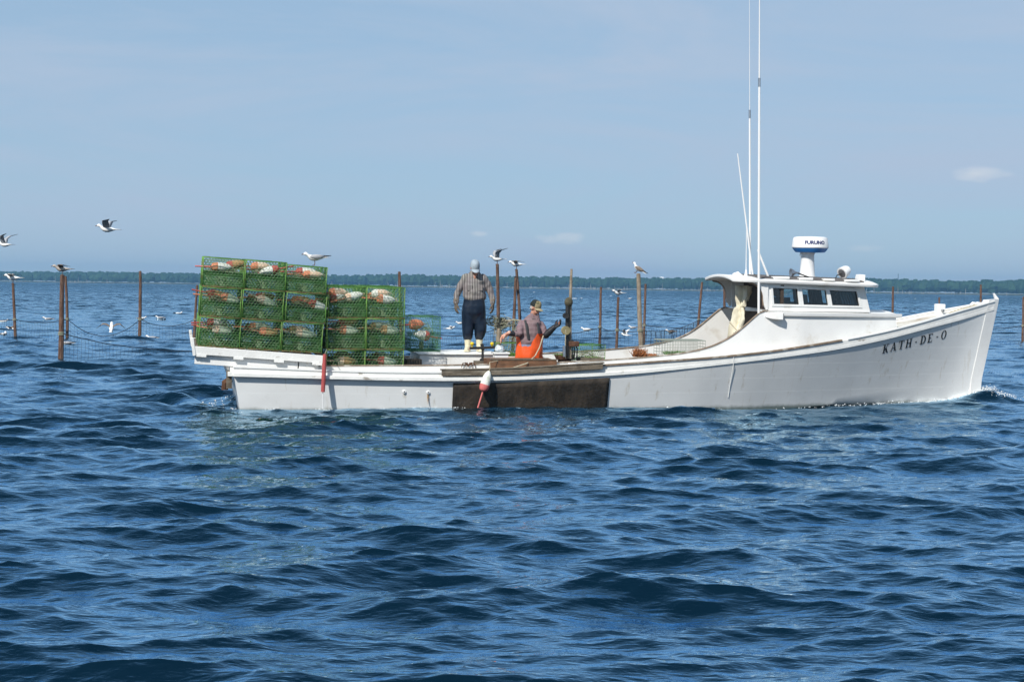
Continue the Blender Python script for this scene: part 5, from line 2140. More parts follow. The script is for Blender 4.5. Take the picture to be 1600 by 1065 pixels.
def cap_parts(parent, M, m_main, m_front, m_brim):
    mb = MB()
    secs = []
    for k in range(9):
        t2 = k / 8
        z = .140 + .118 * math.sin(t2 * math.pi / 2)
        q = math.cos(t2 * math.pi / 2) ** .62
        secs.append((0, .010 - .004 * t2, z, max(.088 * q, .004), max(.108 * q, .005)))
    mb.sec(secs, 24, M)
    o = mb.build('cap', m_main, parent)
    if m_front:
        me = o.data
        me.materials.append(m_front)
        Mi = M.inverted()
        for p in me.polygons:
            if (Mi @ p.center).y < -.018:
                p.material_index = 1
    MB().ell((0, .008, .257), (.008, .008, .005), 8, 5, M).build('cap_button', m_main, o)
    # brim: curved crescent
    rows = []
    for i in range(7):
        t2 = i / 6
        row = []
        for k in range(13):
            a = R(-68 + 136 * k / 12)
            rx, ry = .086 + .004 * t2, .098 + .074 * t2 * (math.cos(a) ** .55)
            row.append(M @ Vector((rx * math.sin(a), -ry * math.cos(a) + .006, .146 - .030 * t2 - .022 * math.sin(a) ** 2)))
        rows.append(row)
    mb = MB()
    mb.loft(rows, closed=False)
    b_ = mb.build('cap_brim', m_brim, o, angle=60)
    b_.modifiers.new('t', 'SOLIDIFY').thickness = .006


def boots(parent, feet, m, ang=(0, 0)):
    for (x, y), a in zip(feet, ang):
        M = T(x, y, 0) @ Rm(a, 'Z')
        mb = MB()
        mb.sec([(0, 0, .31, .078, .082), (0, 0, .20, .068, .074), (0, .005, .12, .058, .070), (0, 0, .06, .056, .085), (0, 0, .03, .05, .08)], 14, M)
        mb.ell((0, -.075, .045), (.053, .125, .050), 14, 10, M)
        mb.ell((0, .03, .035), (.047, .06, .04), 12, 8, M)
        mb.box(-.050, .050, -.185, .075, 0.002, .022, M)
        link('boot', remeshed(mb, .010, 3), m, parent)


def folds(a, sx, sz):
    return lambda c: a * (mnoise.noise((c.x * sx, c.y * sx, c.z * sz)) + .5 * mnoise.noise((c.x * sx * 2.1 + 3, c.y * sx * 2.1, c.z * sz * 1.7)))


# --- man standing on the engine box, facing the camera, head bowed
fp = bl(740, 548.5, .45)
MAN1 = Matrix.Translation(MB_ @ Vector((fp.x, .45, .8425))) @ Rm(6, 'Z') @ Matrix.Diagonal((.93, .95, 1, 1))
man = empty('person', MAN1, 'man standing in striped shirt, navy oilskin trousers and cream boots, looking down', 'person', 'fishermen')
mb = MB()
HM = T(0, -.05, 1.40) @ Rm(7, 'Z') @ Rm(30, 'X') @ Rm(-4, 'Y') @ Matrix.Scale(1.06, 4)
head_into(mb, HM)
mb.sec([(0, 0, .90, .16, .11), (0, 0, 1.1, .165, .11), (0, 0, 1.30, .17, .10), (0, 0, 1.38, .12, .08), (0, -.01, 1.44, .06, .06)], 14)
for s in (-1, 1):
    el, wr = Vector((s * .325, .01, 1.07)), Vector((s * .358, -.05, .855))
    limb(mb, [(s * .17, 0, 1.345), el, wr], [.06, .042, .03])
    hand(mb, wr, (.01 * s, -.02, -1), (-s * .8, .5, 0), (0, -1, 0), .6, .93, .9)
    limb(mb, [(s * .09, 0, .88), (s * .11, -.01, .48), (s * .11, .01, .08)], [.085, .055, .04])
    limb(mb, [(s * .11, .0, .06), (s * .11, -.11, .045)], [.035, .028])
link('body', remeshed(mb, .0075, 2), M_SKIN, man)
eyes_and_hair(man, HM)
cap_parts(man, HM, M_CAPGREY, None, M_CAPGREY)
mb = MB()
mb.sec([(0, 0, .925, .195, .145), (0, -.01, .975, .222, .165), (0, -.012, 1.06, .220, .165), (0, -.008, 1.16, .218, .152), (0, 0, 1.27, .215, .138), (0, .005, 1.335, .185, .12), (0, 0, 1.39, .125, .092), (0, -.01, 1.435, .088, .078)], 22)
for s in (-1, 1):
    limb(mb, [(s * .170, .005, 1.315), (s * .252, .01, 1.20), (s * .330, .012, 1.065), (s * .348, -.02, .97), (s * .356, -.045, .885)], [.086, .077, .066, .058, .052])
link('shirt', remeshed(mb, .0105, 3, folds(.020, 7, 9)), M_STRIPE, man)
# open collar
for s in (-1, 1):
    MB().add([(s * .02, -.118, 1.345), (s * .075, -.105, 1.335), (s * .095, -.045, 1.455), (s * .055, -.075, 1.45), (s * .02, -.124, 1.345), (s * .078, -.112, 1.335), (s * .100, -.048, 1.458), (s * .055, -.082, 1.452)],
             [(0, 1, 2, 3), (7, 6, 5, 4), (0, 4, 5, 1), (1, 5, 6, 2), (2, 6, 7, 3), (3, 7, 4, 0)]).build('collar', M_STRIPE, man)
MB().ell((0, -.105, 1.36), (.032, .035, .065), 10, 8).build('throat', M_SKIN, man)
for s in (-1, 1):
    MB().box(s * .10 - .05, s * .10 + .05, -.166, -.140, 1.10, 1.20).build('shirt_pocket', M_STRIPE, man, bevel=.004)
mb = MB()
mb.sec([(0, 0, .955, .212, .160), (0, 0, .92, .215, .165), (0, -.005, .82, .228, .170), (0, -.005, .70, .228, .165), (0, 0, .61, .20, .125), (0, 0, .52, .14, .09)], 22)
for s in (-1, 1):
    limb(mb, [(s * .110, -.005, .72), (s * .122, -.012, .52), (s * .120, -.008, .37), (s * .112, .0, .275)], [.128, .120, .112, .098], 16)
link('trousers', remeshed(mb, .0115, 10, folds(.022, 5, 3.5)), M_NAVY, man)
boots(man, ((-.115, 0.0), (.112, .02)), M_BOOT, (-14, 10))
for s in (-1, 1):
    g = MB()
    wr = Vector((s * .358, -.05, .865))
    limb(g, [wr + Vector((0, .005, .06)), wr], [.048, .038])
    hand(g, wr, (.01 * s, -.02, -1), (-s * .8, .5, 0), (0, -1, 0), .6, 1.0, 1.25)
    link('glove', remeshed(g, .006, 2), M_GLOVE, man)

def ribbon(mb, pts, w, th=.010):
    rings = []
    for p in pts:
        rings.append([(p.x - w / 2, p.y + .004, p.z), (p.x, p.y - th, p.z), (p.x + w / 2, p.y + .004, p.z), (p.x, p.y + th, p.z)])
    mb.loft(rings)


# --- man in orange overalls working at the rail, head turned to the bow
fp = bl(827, 566, -.30)
MAN2 = Matrix.Translation(MB_ @ Vector((fp.x, -.30, .135)))
man = empty('person', MAN2, 'man in orange bib overalls, plaid shirt and dark cap working at the rail', 'person', 'fishermen')
man_o = man
Z0 = bl(827, 566, -.30).z - .135      # figure height at the tray's edge


def q2(px, py, y):
    """pixel -> figure-local point at depth y in front of the figure's centre"""
    c = MAN2.translation
    d = ray(px, py)
    k = (c.y + y - CAM.y) / d.y
    p = CAM + d * k
    return p - c


mb = MB()
hc = q2(833.5, 490, -.01)
HM = T(hc.x, hc.y, hc.z - .005) @ Rm(60, 'Z') @ Rm(20, 'X')
head_into(mb, HM)
sz = hc.z - .06
mb.sec([(0, 0, .75, .16, .11), (0, 0, .95, .17, .12), (.01, 0, sz - .14, .14, .10), (.03, 0, sz - .03, .09, .07), (hc.x, 0, sz + .03, .06, .06)], 14)
shR, elR, wrR = q2(814, 504, -.02), q2(811, 521, -.17), q2(794, 521, -.24)
shL, elL, wrL = q2(845, 506, .03), q2(853, 523, -.05), q2(866, 511, -.10)
hR = q2(784, 526, -.25) - wrR
hL = q2(876, 505, -.13) - wrL
limb(mb, [shR + Vector((.03, .02, -.05)), elR, wrR], [.040, .038, .032])
limb(mb, [shL + Vector((-.03, .02, -.05)), elL, wrL], [.040, .038, .032])
hand(mb, wrR, hR, (.3, -.2, -.9), (0, -1, .3), .95, .85, .8)
hand(mb, wrL, hL, (-.6, -.5, .3), (-.3, -.6, .6), .8, .85, .8)
for s in (-1, 1):
    limb(mb, [(s * .09, 0, .82), (s * .11, -.02, .46), (s * .11, .01, .08)], [.085, .055, .04])
    limb(mb, [(s * .11, .0, .06), (s * .11, -.11, .045)], [.035, .028])
link('body', remeshed(mb, .0075, 2), M_SKIN, man)
eyes_and_hair(man, HM)
cap_parts(man, HM, M_CAPBLACK, M_CAPTAN, M_TANBRIM)
mb = MB()
mb.sec([(-.01, 0, .66, .19, .15), (-.01, 0, .80, .208, .165), (0, -.005, .95, .222, .172), (.01, -.005, sz - .20, .214, .162), (.02, 0, sz - .10, .19, .14), (.035, .005, sz - .04, .15, .112), (hc.x, 0, sz + .01, .10, .088), (hc.x, 0, sz + .035, .08, .076)], 22)
limb(mb, [shR + Vector((.01, .01, -.02)), shR.lerp(elR, .5), elR, elR.lerp(wrR, .35)], [.078, .074, .068, .056])
limb(mb, [shL + Vector((-.02, 0, -.02)), shL.lerp(elL, .5), elL, elL.lerp(wrL, .25)], [.076, .070, .062, .052])
link('shirt', remeshed(mb, .0105, 3, folds(.020, 7, 9)), M_PLAID, man)
for s in (-1, 1):
    Mc = T(hc.x, 0, hc.z) @ Rm(30, 'Z')
    MB().add([(s * .015, -.100, -.095), (s * .075, -.085, -.09), (s * .090, -.03, .005), (s * .055, -.070, .005), (s * .015, -.108, -.095), (s * .078, -.094, -.09), (s * .096, -.034, .010), (s * .056, -.078, .008)],
             [(0, 1, 2, 3), (7, 6, 5, 4), (0, 4, 5, 1), (1, 5, 6, 2), (2, 6, 7, 3), (3, 7, 4, 0)], Mc).build('collar', M_PLAID, man)
# overalls: full trousers and a bib with a low scoop at his right side
mb = MB()
mb.sec([(0, 0, .60, .235, .19), (0, 0, .72, .238, .195), (0, 0, .86, .240, .196), (.005, -.005, 1.0, .243, .194), (.01, -.005, 1.12, .243, .19)], 26)
for s in (-1, 1):
    limb(mb, [(s * .115, 0, .66), (s * .12, -.015, .46), (s * .115, 0, .27)], [.13, .12, .105], 16)
me = remeshed(mb, .0115, 3, folds(.018, 6, 3.5))
bm = bmesh.new()
bm.from_mesh(me)
b_top = [q2(806, 524, -.1), q2(812, 528, -.15), q2(815, 541, -.18), q2(829, 541, -.19), q2(832, 533, -.19), q2(841, 520, -.18), q2(849, 522, -.1)]
fx = [p.x for p in b_top]
fz = [p.z for p in b_top]
kill = []
for f in bm.faces:
    c = f.calc_center_median()
    lim = float(np.interp(c.x, fx, fz)) if c.y < .02 else float(np.interp(c.y, [.02, .12], [float(np.interp(c.x, fx, fz)), .98]))
    if c.z > lim + .004 * math.sin(c.x * 60):
        kill.append(f)
bmesh.ops.delete(bm, geom=kill, context='FACES')
bm.to_mesh(me)
bm.free()
link('overalls', me, M_ORANGE, man)
mb = MB()
mb.sec([(-.01, 0, .78, .222, .178), (-.01, 0, .84, .226, .182), (-.01, 0, .885, .228, .184)], 24)
mb.build('denim_waist', M_DENIM, man)
mb = MB()
p0, p1, p2 = q2(826, 530, -.21), q2(823, 509, -.185), q2(821, 500, -.10)
ribbon(mb, [p + Vector((0, .012, 0)) for p in (p0, p0.lerp(p1, .5) + Vector((0, -.004, 0)), p1, p2, p2 + Vector((.0, .08, .005)))], .05)
mb.build('brace', M_STRAP, man)
mb = MB()
p0, p1, p2 = q2(842, 521, -.20), q2(841, 510, -.185), q2(838, 500, -.10)
ribbon(mb, [p + Vector((0, .014, 0)) for p in (p0, p1, p2, p2 + Vector((0, .08, .005)))], .04)
mb.build('brace', M_STRAP, man)
g = MB()
limb(g, [elR.lerp(wrR, .12), elR.lerp(wrR, .55), wrR], [.060, .052, .044])
link('sleeve_guard', remeshed(g, .008, 2), M_BGLOVE, man)
g = MB()
limb(g, [wrR - hR.normalized() * .02, wrR], [.042, .038])
hand(g, wrR, hR, (.3, -.2, -.9), (0, -1, .3), 1.0, 1.22, 1.5)
link('glove', remeshed(g, .0065, 2), M_PGLOVE, man)
g = MB()
limb(g, [elL.lerp(wrL, .0), elL.lerp(wrL, .5), wrL], [.068, .060, .046])
hand(g, wrL, hL, (-.6, -.5, .3), (-.3, -.6, .6), .8, 1.08, 1.3)
link('glove', remeshed(g, .0065, 2), M_BGLOVE, man)
boots(man, ((-.115, 0.0), (.115, .02)), M_BOOT, (-10, 14))
# ------------------------------------------------------------------ stakes of the pound net
POSTS = {}


def post(key, top, bot, label, m=M_POST, r=.06, dist=None, bend=0.0):
    if dist is None:
        g = ground(*bot)
    else:
        g = at_dist(bot[0], bot[1], dist)
        g.z = 0
    tp = at_dist(top[0], top[1], g.y)
    tp.y += random.uniform(-.1, .1)
    base = g - (tp - g).normalized() * 1.2
    t = empty('net_stake', T(g.x, g.y, 0), label, 'stake', 'stakes of the pound net')
    pts, rs = [], []
    Lp = (tp - base).length
    side = Vector((1, 0, 0))
    for k in range(9):
        q = k / 8
        p = base.lerp(tp, q) - Vector((g.x, g.y, 0))
        p += side * (bend * math.sin(q * math.pi) + .012 * mnoise.noise((g.x, q * 5, 2.0)))
        pts.append(p)
        rs.append(r * (1.12 - .3 * q) * (1 + .10 * mnoise.noise((g.x * 3, q * 9, 0))))
    MB().tube(pts, rs, 9).build('shaft', m, t)
    a = pts[-1]
    MB().ell(a, (rs[-1] * 1.0, rs[-1] * 1.0, .02), 8, 5).build('head', m, t)
    zz = .68
    q = (zz + 1.2 * .99) / (tp.z + 1.19)
    c = (base.lerp(tp, q) - Vector((g.x, g.y, 0))) + side * bend * math.sin(q * math.pi)
    mb = MB()
    for k in range(3):
        mb.ring((c.x, c.y, c.z + .03 * (k - 1)), r * 1.12, .013, 'z', 10, 4)
    mb.build('rope_lashing', M_OLDROPE, t)
    POSTS[key] = (g, tp, c + Vector((g.x, g.y, 0)))
    return t


post('a', (21, 443), (24, 529), 'leftmost brown stake, with a gull just above it', r=.055)
post('b', (98.5, 430), (95, 561), 'thick brown stake of a leaning pair, nearest one at left', r=.068)
post('c', (102, 432), (103, 527), 'thinner stake standing behind the thick one at left', r=.055, bend=.05)
post('d', (220, 424), (217, 527), 'tall bare brown stake left of the pot stack', r=.062, bend=.03)
post('e', (308, 446), (303, 545), 'stake mostly hidden behind the stern pot stack', r=.055, dist=60)
post('f', (624, 425), (627, 545), 'stake showing just above the lower pot stack', r=.06, dist=56)
post('g', (777, 413), (779.5, 545), 'stake right of the standing man, gull on top', r=.062, dist=52)
post('h', (807, 421), (813.5, 545), 'right stake of the crossed pair behind the man in orange', r=.055, dist=53, bend=.03)
post('i', (806, 432), (801, 545), 'left stake of the crossed pair behind the man in orange', r=.055, dist=52.6)
post('j', (939, 449), (937, 541), 'short brown stake just right of the hauler', r=.05)
post('k', (966, 465), (963, 547), 'short brown stake with a preening gull, left of the bleached one', r=.05)
post('l', (997, 428), (1003, 548), 'thick bleached grey stake with a gull on top', M_POSTGREY, .082, bend=-.02)
post('m', (1008.5, 444), (1006, 536), 'brown stake close behind the thick bleached one', r=.05)
post('n', (1097, 441), (1090, 523), 'leaning brown stake left of the pilothouse roof', r=.06)
post('o', (1131, 443), (1133, 522), 'stake seen under the overhanging pilothouse roof', r=.06, dist=66)
post('p', (1395, 448), (1394, 527), 'stake showing above the trunk cabin, right of the pilothouse', r=.055, dist=72)
post('q', (1468, 465), (1468, 527), 'stake whose tip shows behind the mooring bitt', r=.05, dist=72)
post('r', (1533.5, 445), (1532, 527), 'stake showing just behind the bow', r=.055, dist=72)
post('s', (1599.5, 464), (1598, 533), 'stake at the right edge, ahead of the bow', r=.055)


# ------------------------------------------------------------------ net and head ropes
def net(A, Bp, sag, label, cell=.12, depth=.75):
    A, Bp = Vector(A), Vector(Bp)
    t = empty('pound_net', T(A.x, A.y, 0), label, 'net', 'panels of the pound net')
    L_ = (Bp - A).length
    n_ = max(4, int(L_ / cell))
    top = []
    for k in range(n_ + 1):
        s = k / n_
        p = A.lerp(Bp, s) - Vector((A.x, A.y, 0))
        p.z -= sag * 4 * s * (1 - s) + .02 * mnoise.noise((s * 9, A.x, 0))
        top.append(p)
    MB().tube(top, .012, 5).build('head_rope', M_NET, t)
    mb = MB()
    rows = int((depth + .35) / cell)
    dn = (Bp - A).normalized().cross(Vector((0, 0, 1)))

    def P(k, j):
        k = min(max(k, 0), n_)
        p = top[k] + Vector((0, 0, -cell * j))
        return p + dn * (.10 * mnoise.noise((k * .15, j * .3, A.x)))
    for k in range(n_ + 1):
        for j in range(rows):
            a = P(k, j)
            if a.z < -.3:
                continue
            for b_ in ((P(k, j + 1)), (P(k + 1, j))):
                d_ = b_ - a
                if d_.length < 1e-4 or (j == 0 and b_.z == a.z):
                    continue
                d_.normalize()
                u = d_.orthogonal().normalized() * .0030
                w = d_.cross(u)
                o = len(mb.v)
                for p in (a, b_):
                    mb.v += [tuple(p + u), tuple(p - u * .5 + w * .87), tuple(p - u * .5 - w * .87)]
                mb.f += [(o, o + 1, o + 4, o + 3), (o + 1, o + 2, o + 5, o + 4), (o + 2, o, o + 3, o + 5)]
    me = bpy.data.meshes.new('netting')
    me.from_pydata(mb.v, [], mb.f)
    o = link('netting', me, M_NET, t, smooth=False)
    o['kind'] = 'stuff'


PZ = {k: v[2] for k, v in POSTS.items()}
net(PZ['a'], PZ['c'], .12, 'dark net between the leftmost stake and the paired stakes')
net(PZ['a'] + Vector((-6, 3, 0)), PZ['a'], .15, 'dark net running out of frame at the left edge')
net(PZ['c'], PZ['d'], .62, 'dark net sagging between the paired stakes and the tall bare stake')
net(PZ['d'], PZ['e'], .25, 'dark net from the tall bare stake to the stern pot stack')
net(PZ['b'], Vector((*ground(345, 553).xy, .12)), .18, 'low dark net running from the thick left stake to the stern')
net(PZ['f'] + Vector((-3, 1, 0)), PZ['f'], .2, 'dark net behind the lower pot stack')
net(PZ['f'], PZ['g'], .30, 'dark net behind the standing man')
net(PZ['g'], PZ['j'], .25, 'dark net behind the man in orange')
net(PZ['j'], PZ['k'], .06, 'dark net between the two short stakes right of the hauler')
net(PZ['k'], PZ['l'], .06, 'dark net between the gull stake and the bleached stake')
net(PZ['l'], PZ['n'], .20, 'dark net between the bleached stake and the leaning stake')
net(PZ['m'], PZ['l'] + Vector((9.5, -1.5, -.05)), .12, 'near dark net right of the bleached stake')
net(PZ['n'], PZ['o'], .08, 'dark net under the pilothouse roof overhang')
net(PZ['r'], PZ['s'], .15, 'dark net ahead of the bow')


# ------------------------------------------------------------------ gulls
def gull_body():
    secs = [(-.235, .0, .010, .004, .030), (-.17, .002, .020, .012, .034), (-.11, .0, .045, .034, .0), (-.03, -.008, .064, .055, 0), (.05, -.006, .066, .058, 0), (.10, .008, .055, .050, 0), (.135, .035, .040, .040, 0), (.155, .062, .036, .036, 0), (.185, .072, .036, .034, 0), (.21, .070, .026, .025, 0), (.222, .068, .014, .014, 0)]
    rings = []
    for x, z, ry, rz, extra in secs:
        ry = max(ry, extra)
        rings.append([(x, ry * math.cos(2 * math.pi * k / 12), z + rz * math.sin(2 * math.pi * k / 12)) for k in range(12)])
    me = MB().loft(rings).mesh('gull_body')
    return me


def airfoil(p, ch, th, back=Vector((-1, 0, 0)), up=Vector((0, 0, 1))):
    return [p, p + back * ch * .35 + up * th, p + back * ch, p + back * ch * .35 - up * th * .4]


def wing_mesh(sd, elbow, wrist, tip, ch=(.13, .14, .12, .02), back=((-1, 0, 0), (-1, 0, 0), (-1, 0, 0), (-1, 0, 0)), split=False):
    root = Vector((.085, sd * .045, .035))
    pts = [root] + [Vector((v[0], sd * v[1], v[2])) for v in (elbow, wrist, tip)]
    bk = [Vector((b_[0], sd * b_[1], b_[2])).normalized() for b_ in back]
    dens = []
    for k in range(3):
        for q in range(4):
            t2 = q / 4
            dens.append((pts[k].lerp(pts[k + 1], t2), ch[k] * (1 - t2) + ch[k + 1] * t2, bk[k].lerp(bk[k + 1], t2)))
    dens.append((pts[3], ch[3], bk[3]))
    rings = []
    for i, (p, c, b_) in enumerate(dens):
        q = dens[min(i + 1, len(dens) - 1)][0] - dens[max(i - 1, 0)][0]
        up = q.cross(b_) * sd
        up = up.normalized() if up.length > 1e-6 else Vector((0, 0, 1))
        if up.z < 0 and abs(up.z) > .2:
            up = -up
        rings.append(airfoil(p, c, .010 if i < 9 else .005, b_, up))
    return MB().loft(rings[:10]).mesh('wing'), MB().loft([[Vector(v) * 1.0 for v in r_] for r_ in rings[9:]]).mesh('wing_tip')


GB = gull_body()
GB.polygons.foreach_set('use_smooth', [True] * len(GB.polygons))
GBILL = MB().tube([(.215, 0, .066), (.245, 0, .060), (.262, 0, .052)], [.011, .009, .003], 6).mesh('bill')
GBILL.materials.append(M_GBILL)
GLEG = [MB().tube([(.005, s * .022, -.04), (.0, s * .024, -.10), (.008, s * .024, -.150)], .0055, 5).tube([(.008, s * .024, -.149), (.045, s * .024, -.152)], [.006, .009], 5).mesh('leg') for s in (-1, 1)]
for g_ in GLEG:
    g_.materials.append(M_GBILL)
GTAIL = MB().add([(-.19, -.028, .012), (-.19, .028, .012), (-.29, .045, .008), (-.29, -.045, .008), (-.19, -.028, -.002), (-.19, .028, -.002), (-.29, .045, .001), (-.29, -.045, .001)], [(0, 1, 2, 3), (7, 6, 5, 4), (0, 4, 5, 1), (1, 5, 6, 2), (2, 6, 7, 3), (3, 7, 4, 0)]).mesh('tail')
WINGS = {}
for sd in (-1, 1):
    # folded along the body
    mb = MB()
    rings = []
    for x, z, y, hz_, th in ((.10, .010, .050, .012, .010), (.06, .018, .062, .036, .016), (-.02, .018, .064, .044, .018), (-.10, .020, .046, .036, .015), (-.17, .024, .026, .022, .010)):
        rings.append([(x, sd * (y + th * math.cos(2 * math.pi * k / 8)), z + hz_ * math.sin(2 * math.pi * k / 8)) for k in range(8)])
    w1 = mb.loft(rings).mesh('wing')
    rings = []
    for x, z, y, hz_, th in ((-.168, .024, .026, .022, .009), (-.24, .032, .014, .013, .006), (-.32, .045, .006, .004, .003)):
        rings.append([(x, sd * (y + th * math.cos(2 * math.pi * k / 8)), z + hz_ * math.sin(2 * math.pi * k / 8)) for k in range(8)])
    w2 = MB().loft(rings).mesh('wing_tip')
    WINGS[('fold', sd)] = (w1, w2)
    WINGS[('fly', sd)] = wing_mesh(sd, (.10, .17, .15), (.06, .34, .20), (-.14, .62, .16))
    WINGS[('up', sd)] = wing_mesh(sd, (.11, .12, .16), (.05, .24, .24), (-.20, .36, .30))
    WINGS[('half', sd)] = wing_mesh(sd, (.12, .14, .085), (.10, .24, .10), (-.14, .40, .06), (.12, .12, .10, .02))
    WINGS[('high', sd)] = wing_mesh(sd, (.09, .14, .10), (.07, .27, .17), (-.10, .42, .20), (.14, .15, .13, .02))
MCACHE = {}


def mesh_with(me, m_):
    k = (me.name, m_.name)
    if k not in MCACHE:
        c = me.copy()
        c.materials.clear()
        c.materials.append(m_)
        c.polygons.foreach_set('use_smooth', [True] * len(c.polygons))
        MCACHE[k] = c
    return MCACHE[k]


def gull(pos, face, pose, size, label, legs=True, body=M_GWHITE, wing=M_GGREY, pitch=0, roll=0, group=None):
    """face: heading in degrees, 0 = towards the right of the picture, 90 = away"""
    t = empty('gull', T(*pos) @ Rm(face, 'Z') @ Rm(-pitch, 'Y') @ Rm(roll, 'X') @ Matrix.Scale(size, 4), label, 'gull', group)
    kids = [('body', mesh_with(GB, body)), ('bill', GBILL), ('tail', mesh_with(GTAIL, body if body is M_GWHITE else M_GBROWN))]
    for sd in (-1, 1):
        a, b_ = WINGS[(pose, sd)]
        kids += [('wing', mesh_with(a, wing)), ('wing_tip', mesh_with(b_, M_GDARK))]
    if legs:
        kids += [('leg', GLEG[0]), ('leg', GLEG[1])]
    for nm, me in kids:
        o = bpy.data.objects.new(nm, me)
        COL.objects.link(o)
        o.parent = t
    return t


def on_post(key, face, pose, size, label, **kw):
    tp = POSTS[key][1]
    gull((tp.x, tp.y, tp.z + .150 * size), face, pose, size, label, **kw)


M_GSPECK = mat('gull_speckled', (0.45, 0.40, 0.35), .8, .3, 40)
G = 'gulls on the stakes'
on_post('a', 185, 'half', 1.35, 'speckled gull with half-open wings on the leftmost stake', body=M_GWHITE, wing=M_GSPECK, group=G)
on_post('b', 200, 'half', 1.1, 'brown gull crouched on the thick stake at left', body=M_GSPECK, wing=M_GBROWN, group=G)
on_post('g', 195, 'up', 1.15, 'white gull raising its wings on the stake right of the standing man', group=G)
on_post('h', 190, 'half', 1.15, 'gull with spread dark wings on the crossed pair of stakes', wing=M_GBROWN, group=G)
on_post('l', 155, 'fold', 1.15, 'gull standing upright with folded wings on the bleached stake', wing=M_GBROWN, pitch=32, group=G)
on_post('k', 210, 'half', 1.05, 'white gull preening on the short stake beside the bleached one', group=G)
p = MB_ @ bl(492, 414, -.95)
gull((p.x, p.y, p.z + .125), 192, 'fold', .86, 'white gull with grey back standing on top of the stern pot stack')
p = at_dist(168, 358, 34)
gull(p, 183, 'high', 1.0, 'gull flying left with raised wings, alone in the left sky', legs=False, pitch=2)
p = at_dist(8, 382, 45)
gull(p, 172, 'up', 1.0, 'pale gull flying at the left edge of the picture', legs=False)
G = 'gulls afloat round the net'
for px, py, face, size, pose, body, wing, lab in (
    (5, 503, 20, 1.1, 'fold', M_GWHITE, M_GWHITE, 'small white gull afloat at far left edge beyond the leftmost stake'),
    (75, 500, 200, 1.2, 'fold', M_GWHITE, M_GGREY, 'gull afloat alone between the leftmost stake and the pair'),
    (5, 523, 75, 1.0, 'fold', M_GWHITE, M_GWHITE, 'white gull afloat at the left edge, nearer the camera'),
    (7.5, 525, 100, 1.0, 'fold', M_GWHITE, M_GWHITE, 'white gull afloat at the left edge, close beside another'),
    (19, 514, 170, 1.25, 'half', M_GWHITE, M_GBROWN, 'gull landing with spread wings behind the leftmost stake'),
    (104, 538, 190, 1.0, 'fold', M_GWHITE, M_GGREY, 'gull afloat behind the thick stake of the leaning pair'),
    (222, 499, 10, 1.1, 'fold', M_GWHITE, M_GWHITE, 'gull afloat right behind the tall bare stake'),
    (250, 499, 185, 1.1, 'fold', M_GWHITE, M_GGREY, 'gull afloat just right of the tall bare stake'),
    (237, 528, 175, 1.0, 'fold', M_GWHITE, M_GGREY, 'nearer gull afloat right of the foot of the tall bare stake'),
    (279, 490, 30, 1.2, 'fold', M_GWHITE, M_GWHITE, 'far white gull afloat left of the stern pot stack'),
    (703, 514, 10, 1.1, 'half', M_GWHITE, M_GWHITE, 'white gull with open wings on the water left of the standing man'),
    (718.5, 507, 190, 1.0, 'fold', M_GWHITE, M_GWHITE, 'white gull afloat close beside the standing man'),
    (916, 517, 180, 1.15, 'fold', M_GWHITE, M_GWHITE, 'white gull afloat between the hauler and the short stakes'),
    (978, 525, 150, 1.0, 'up', M_GWHITE, M_GWHITE, 'white gull flapping on the net left of the bleached stake'),
    (989, 514, 180, 1.0, 'fold', M_GWHITE, M_GGREY, 'gull afloat touching the left side of the bleached stake'),
    (1048, 520, 185, 1.1, 'fold', M_GWHITE, M_GBROWN, 'brown-winged gull afloat between bleached and leaning stakes'),
    (984, 467, 10, 1.6, 'fold', M_GWHITE, M_GWHITE, 'far white gull on the water above the preening one'),
):
    g_ = ground(px, py)
    gull((g_.x, g_.y, water_z(g_.x, g_.y) + .035 * size), face, pose, size, lab, legs=False, body=body, wing=wing, group=G)
g_ = ground(174, 526)
p = at_dist(174, 512, g_.y)
gull(p, 100, 'half', 1.3, 'brown gull hovering low over the sagging net, seen from behind', body=M_GWHITE, wing=M_GBROWN, pitch=25)

# ------------------------------------------------------------------ froth thrown up by the bow and along the side
rng = random.Random(21)
mb = MB()
ico_v = [(0, 0, 1), (.9, 0, .1), (-.3, .85, .1), (-.5, -.75, .1), (0.1, 0.05, -.8)]
ico_f = [(0, 1, 2), (0, 2, 3), (0, 3, 1), (4, 2, 1), (4, 3, 2), (4, 1, 3)]


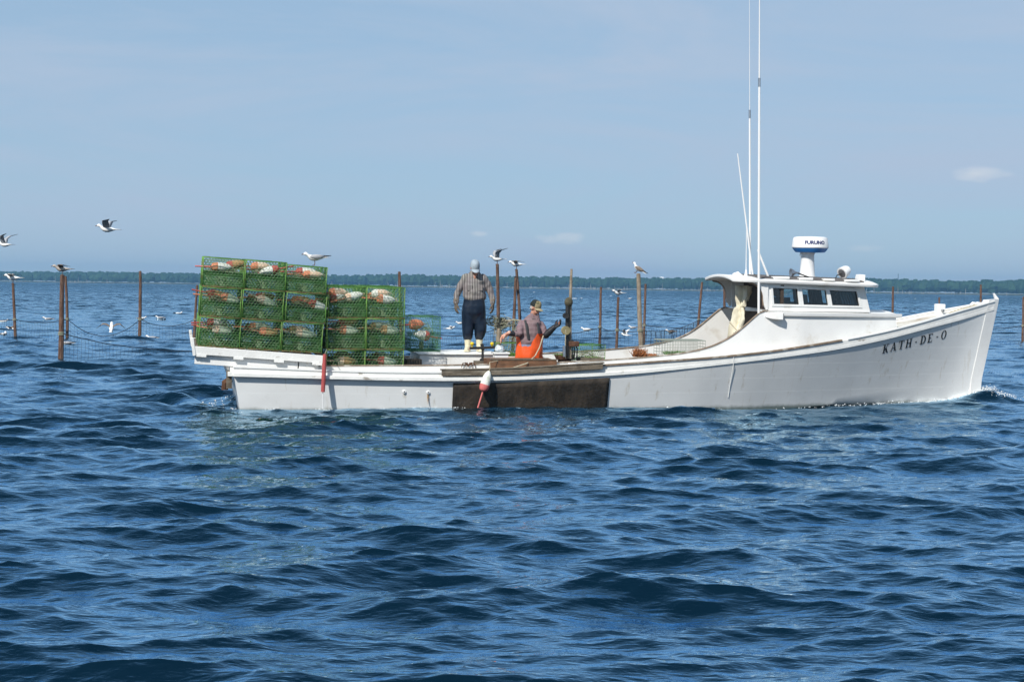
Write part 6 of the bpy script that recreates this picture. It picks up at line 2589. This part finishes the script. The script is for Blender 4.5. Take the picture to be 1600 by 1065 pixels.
def froth(bx, by, z, r):
    w = MB_ @ Vector((bx, by, 0))
    zz = water_z(w.x, w.y) + z
    M = T(w.x, w.y, zz) @ Matrix.Rotation(rng.uniform(0, 6), 4, 'Z') @ Matrix.Rotation(rng.uniform(0, 3), 4, 'X') @ Matrix.Diagonal((r * rng.uniform(.7, 1.8), r, r * rng.uniform(.5, .9), 1))
    mb.add(ico_v, ico_f, M)


for _ in range(800):
    bx = 14.1 - abs(rng.gauss(0, 1.9))
    if bx < 9.5:
        continue
    y = hull_y(min(bx, LB - .3), .05) if bx < 13.95 else .03
    dens_ = .3 + .7 * max(0, mnoise.noise((bx * 3.1, 0, 5)))
    if rng.random() > dens_:
        continue
    froth(bx, -(y + abs(rng.gauss(0, .09)) + .02), abs(rng.gauss(0, .02)), rng.uniform(.006, .02))
for _ in range(450):
    bx = 14.05 + abs(rng.gauss(0, .30))
    by = rng.gauss(-.12 - (bx - 14) * .2, .10)
    froth(bx, by, abs(rng.gauss(0, .035)), rng.uniform(.004, .016))
for _ in range(60):
    bx = rng.uniform(-.5, .3)
    froth(bx, rng.uniform(-1.6, .4), abs(rng.gauss(0, .02)), rng.uniform(.006, .02))
for _ in range(500):
    bx = rng.uniform(.3, 9.5)
    if mnoise.noise((bx * 2.3, 1, 9)) < .12:
        continue
    y = hull_y(bx, .02)
    froth(bx, -(y + abs(rng.gauss(0, .05)) + .015), abs(rng.gauss(0, .008)), rng.uniform(.005, .014))
M_FROTH = mat('froth', (.78, .82, .84), .5, .05, 30)
o = mb.build('bow_wave_froth', M_FROTH, None, smooth=False)
tag(o, 'white froth curling off the bow and along the waterline', 'foam', kind='stuff')
# ------------------------------------------------------------------ haze
hz = MB().box(-3200, 3200, -300, 3000, -2.2, 33).build('haze', None, smooth=False)
m = bpy.data.materials.new('haze_air')
m.use_nodes = True
n, l = m.node_tree.nodes, m.node_tree.links
n.remove(n['Principled BSDF'])
pv = n.new('ShaderNodeVolumePrincipled')
pv.inputs['Color'].default_value = (0.30, 0.64, 1.0, 1)
pv.inputs['Density'].default_value = 0.00027
pv.inputs['Anisotropy'].default_value = 0.2
l.new(pv.outputs[0], n['Material Output'].inputs['Volume'])
hz.data.materials.append(m)
tag(hz, kind='stuff')
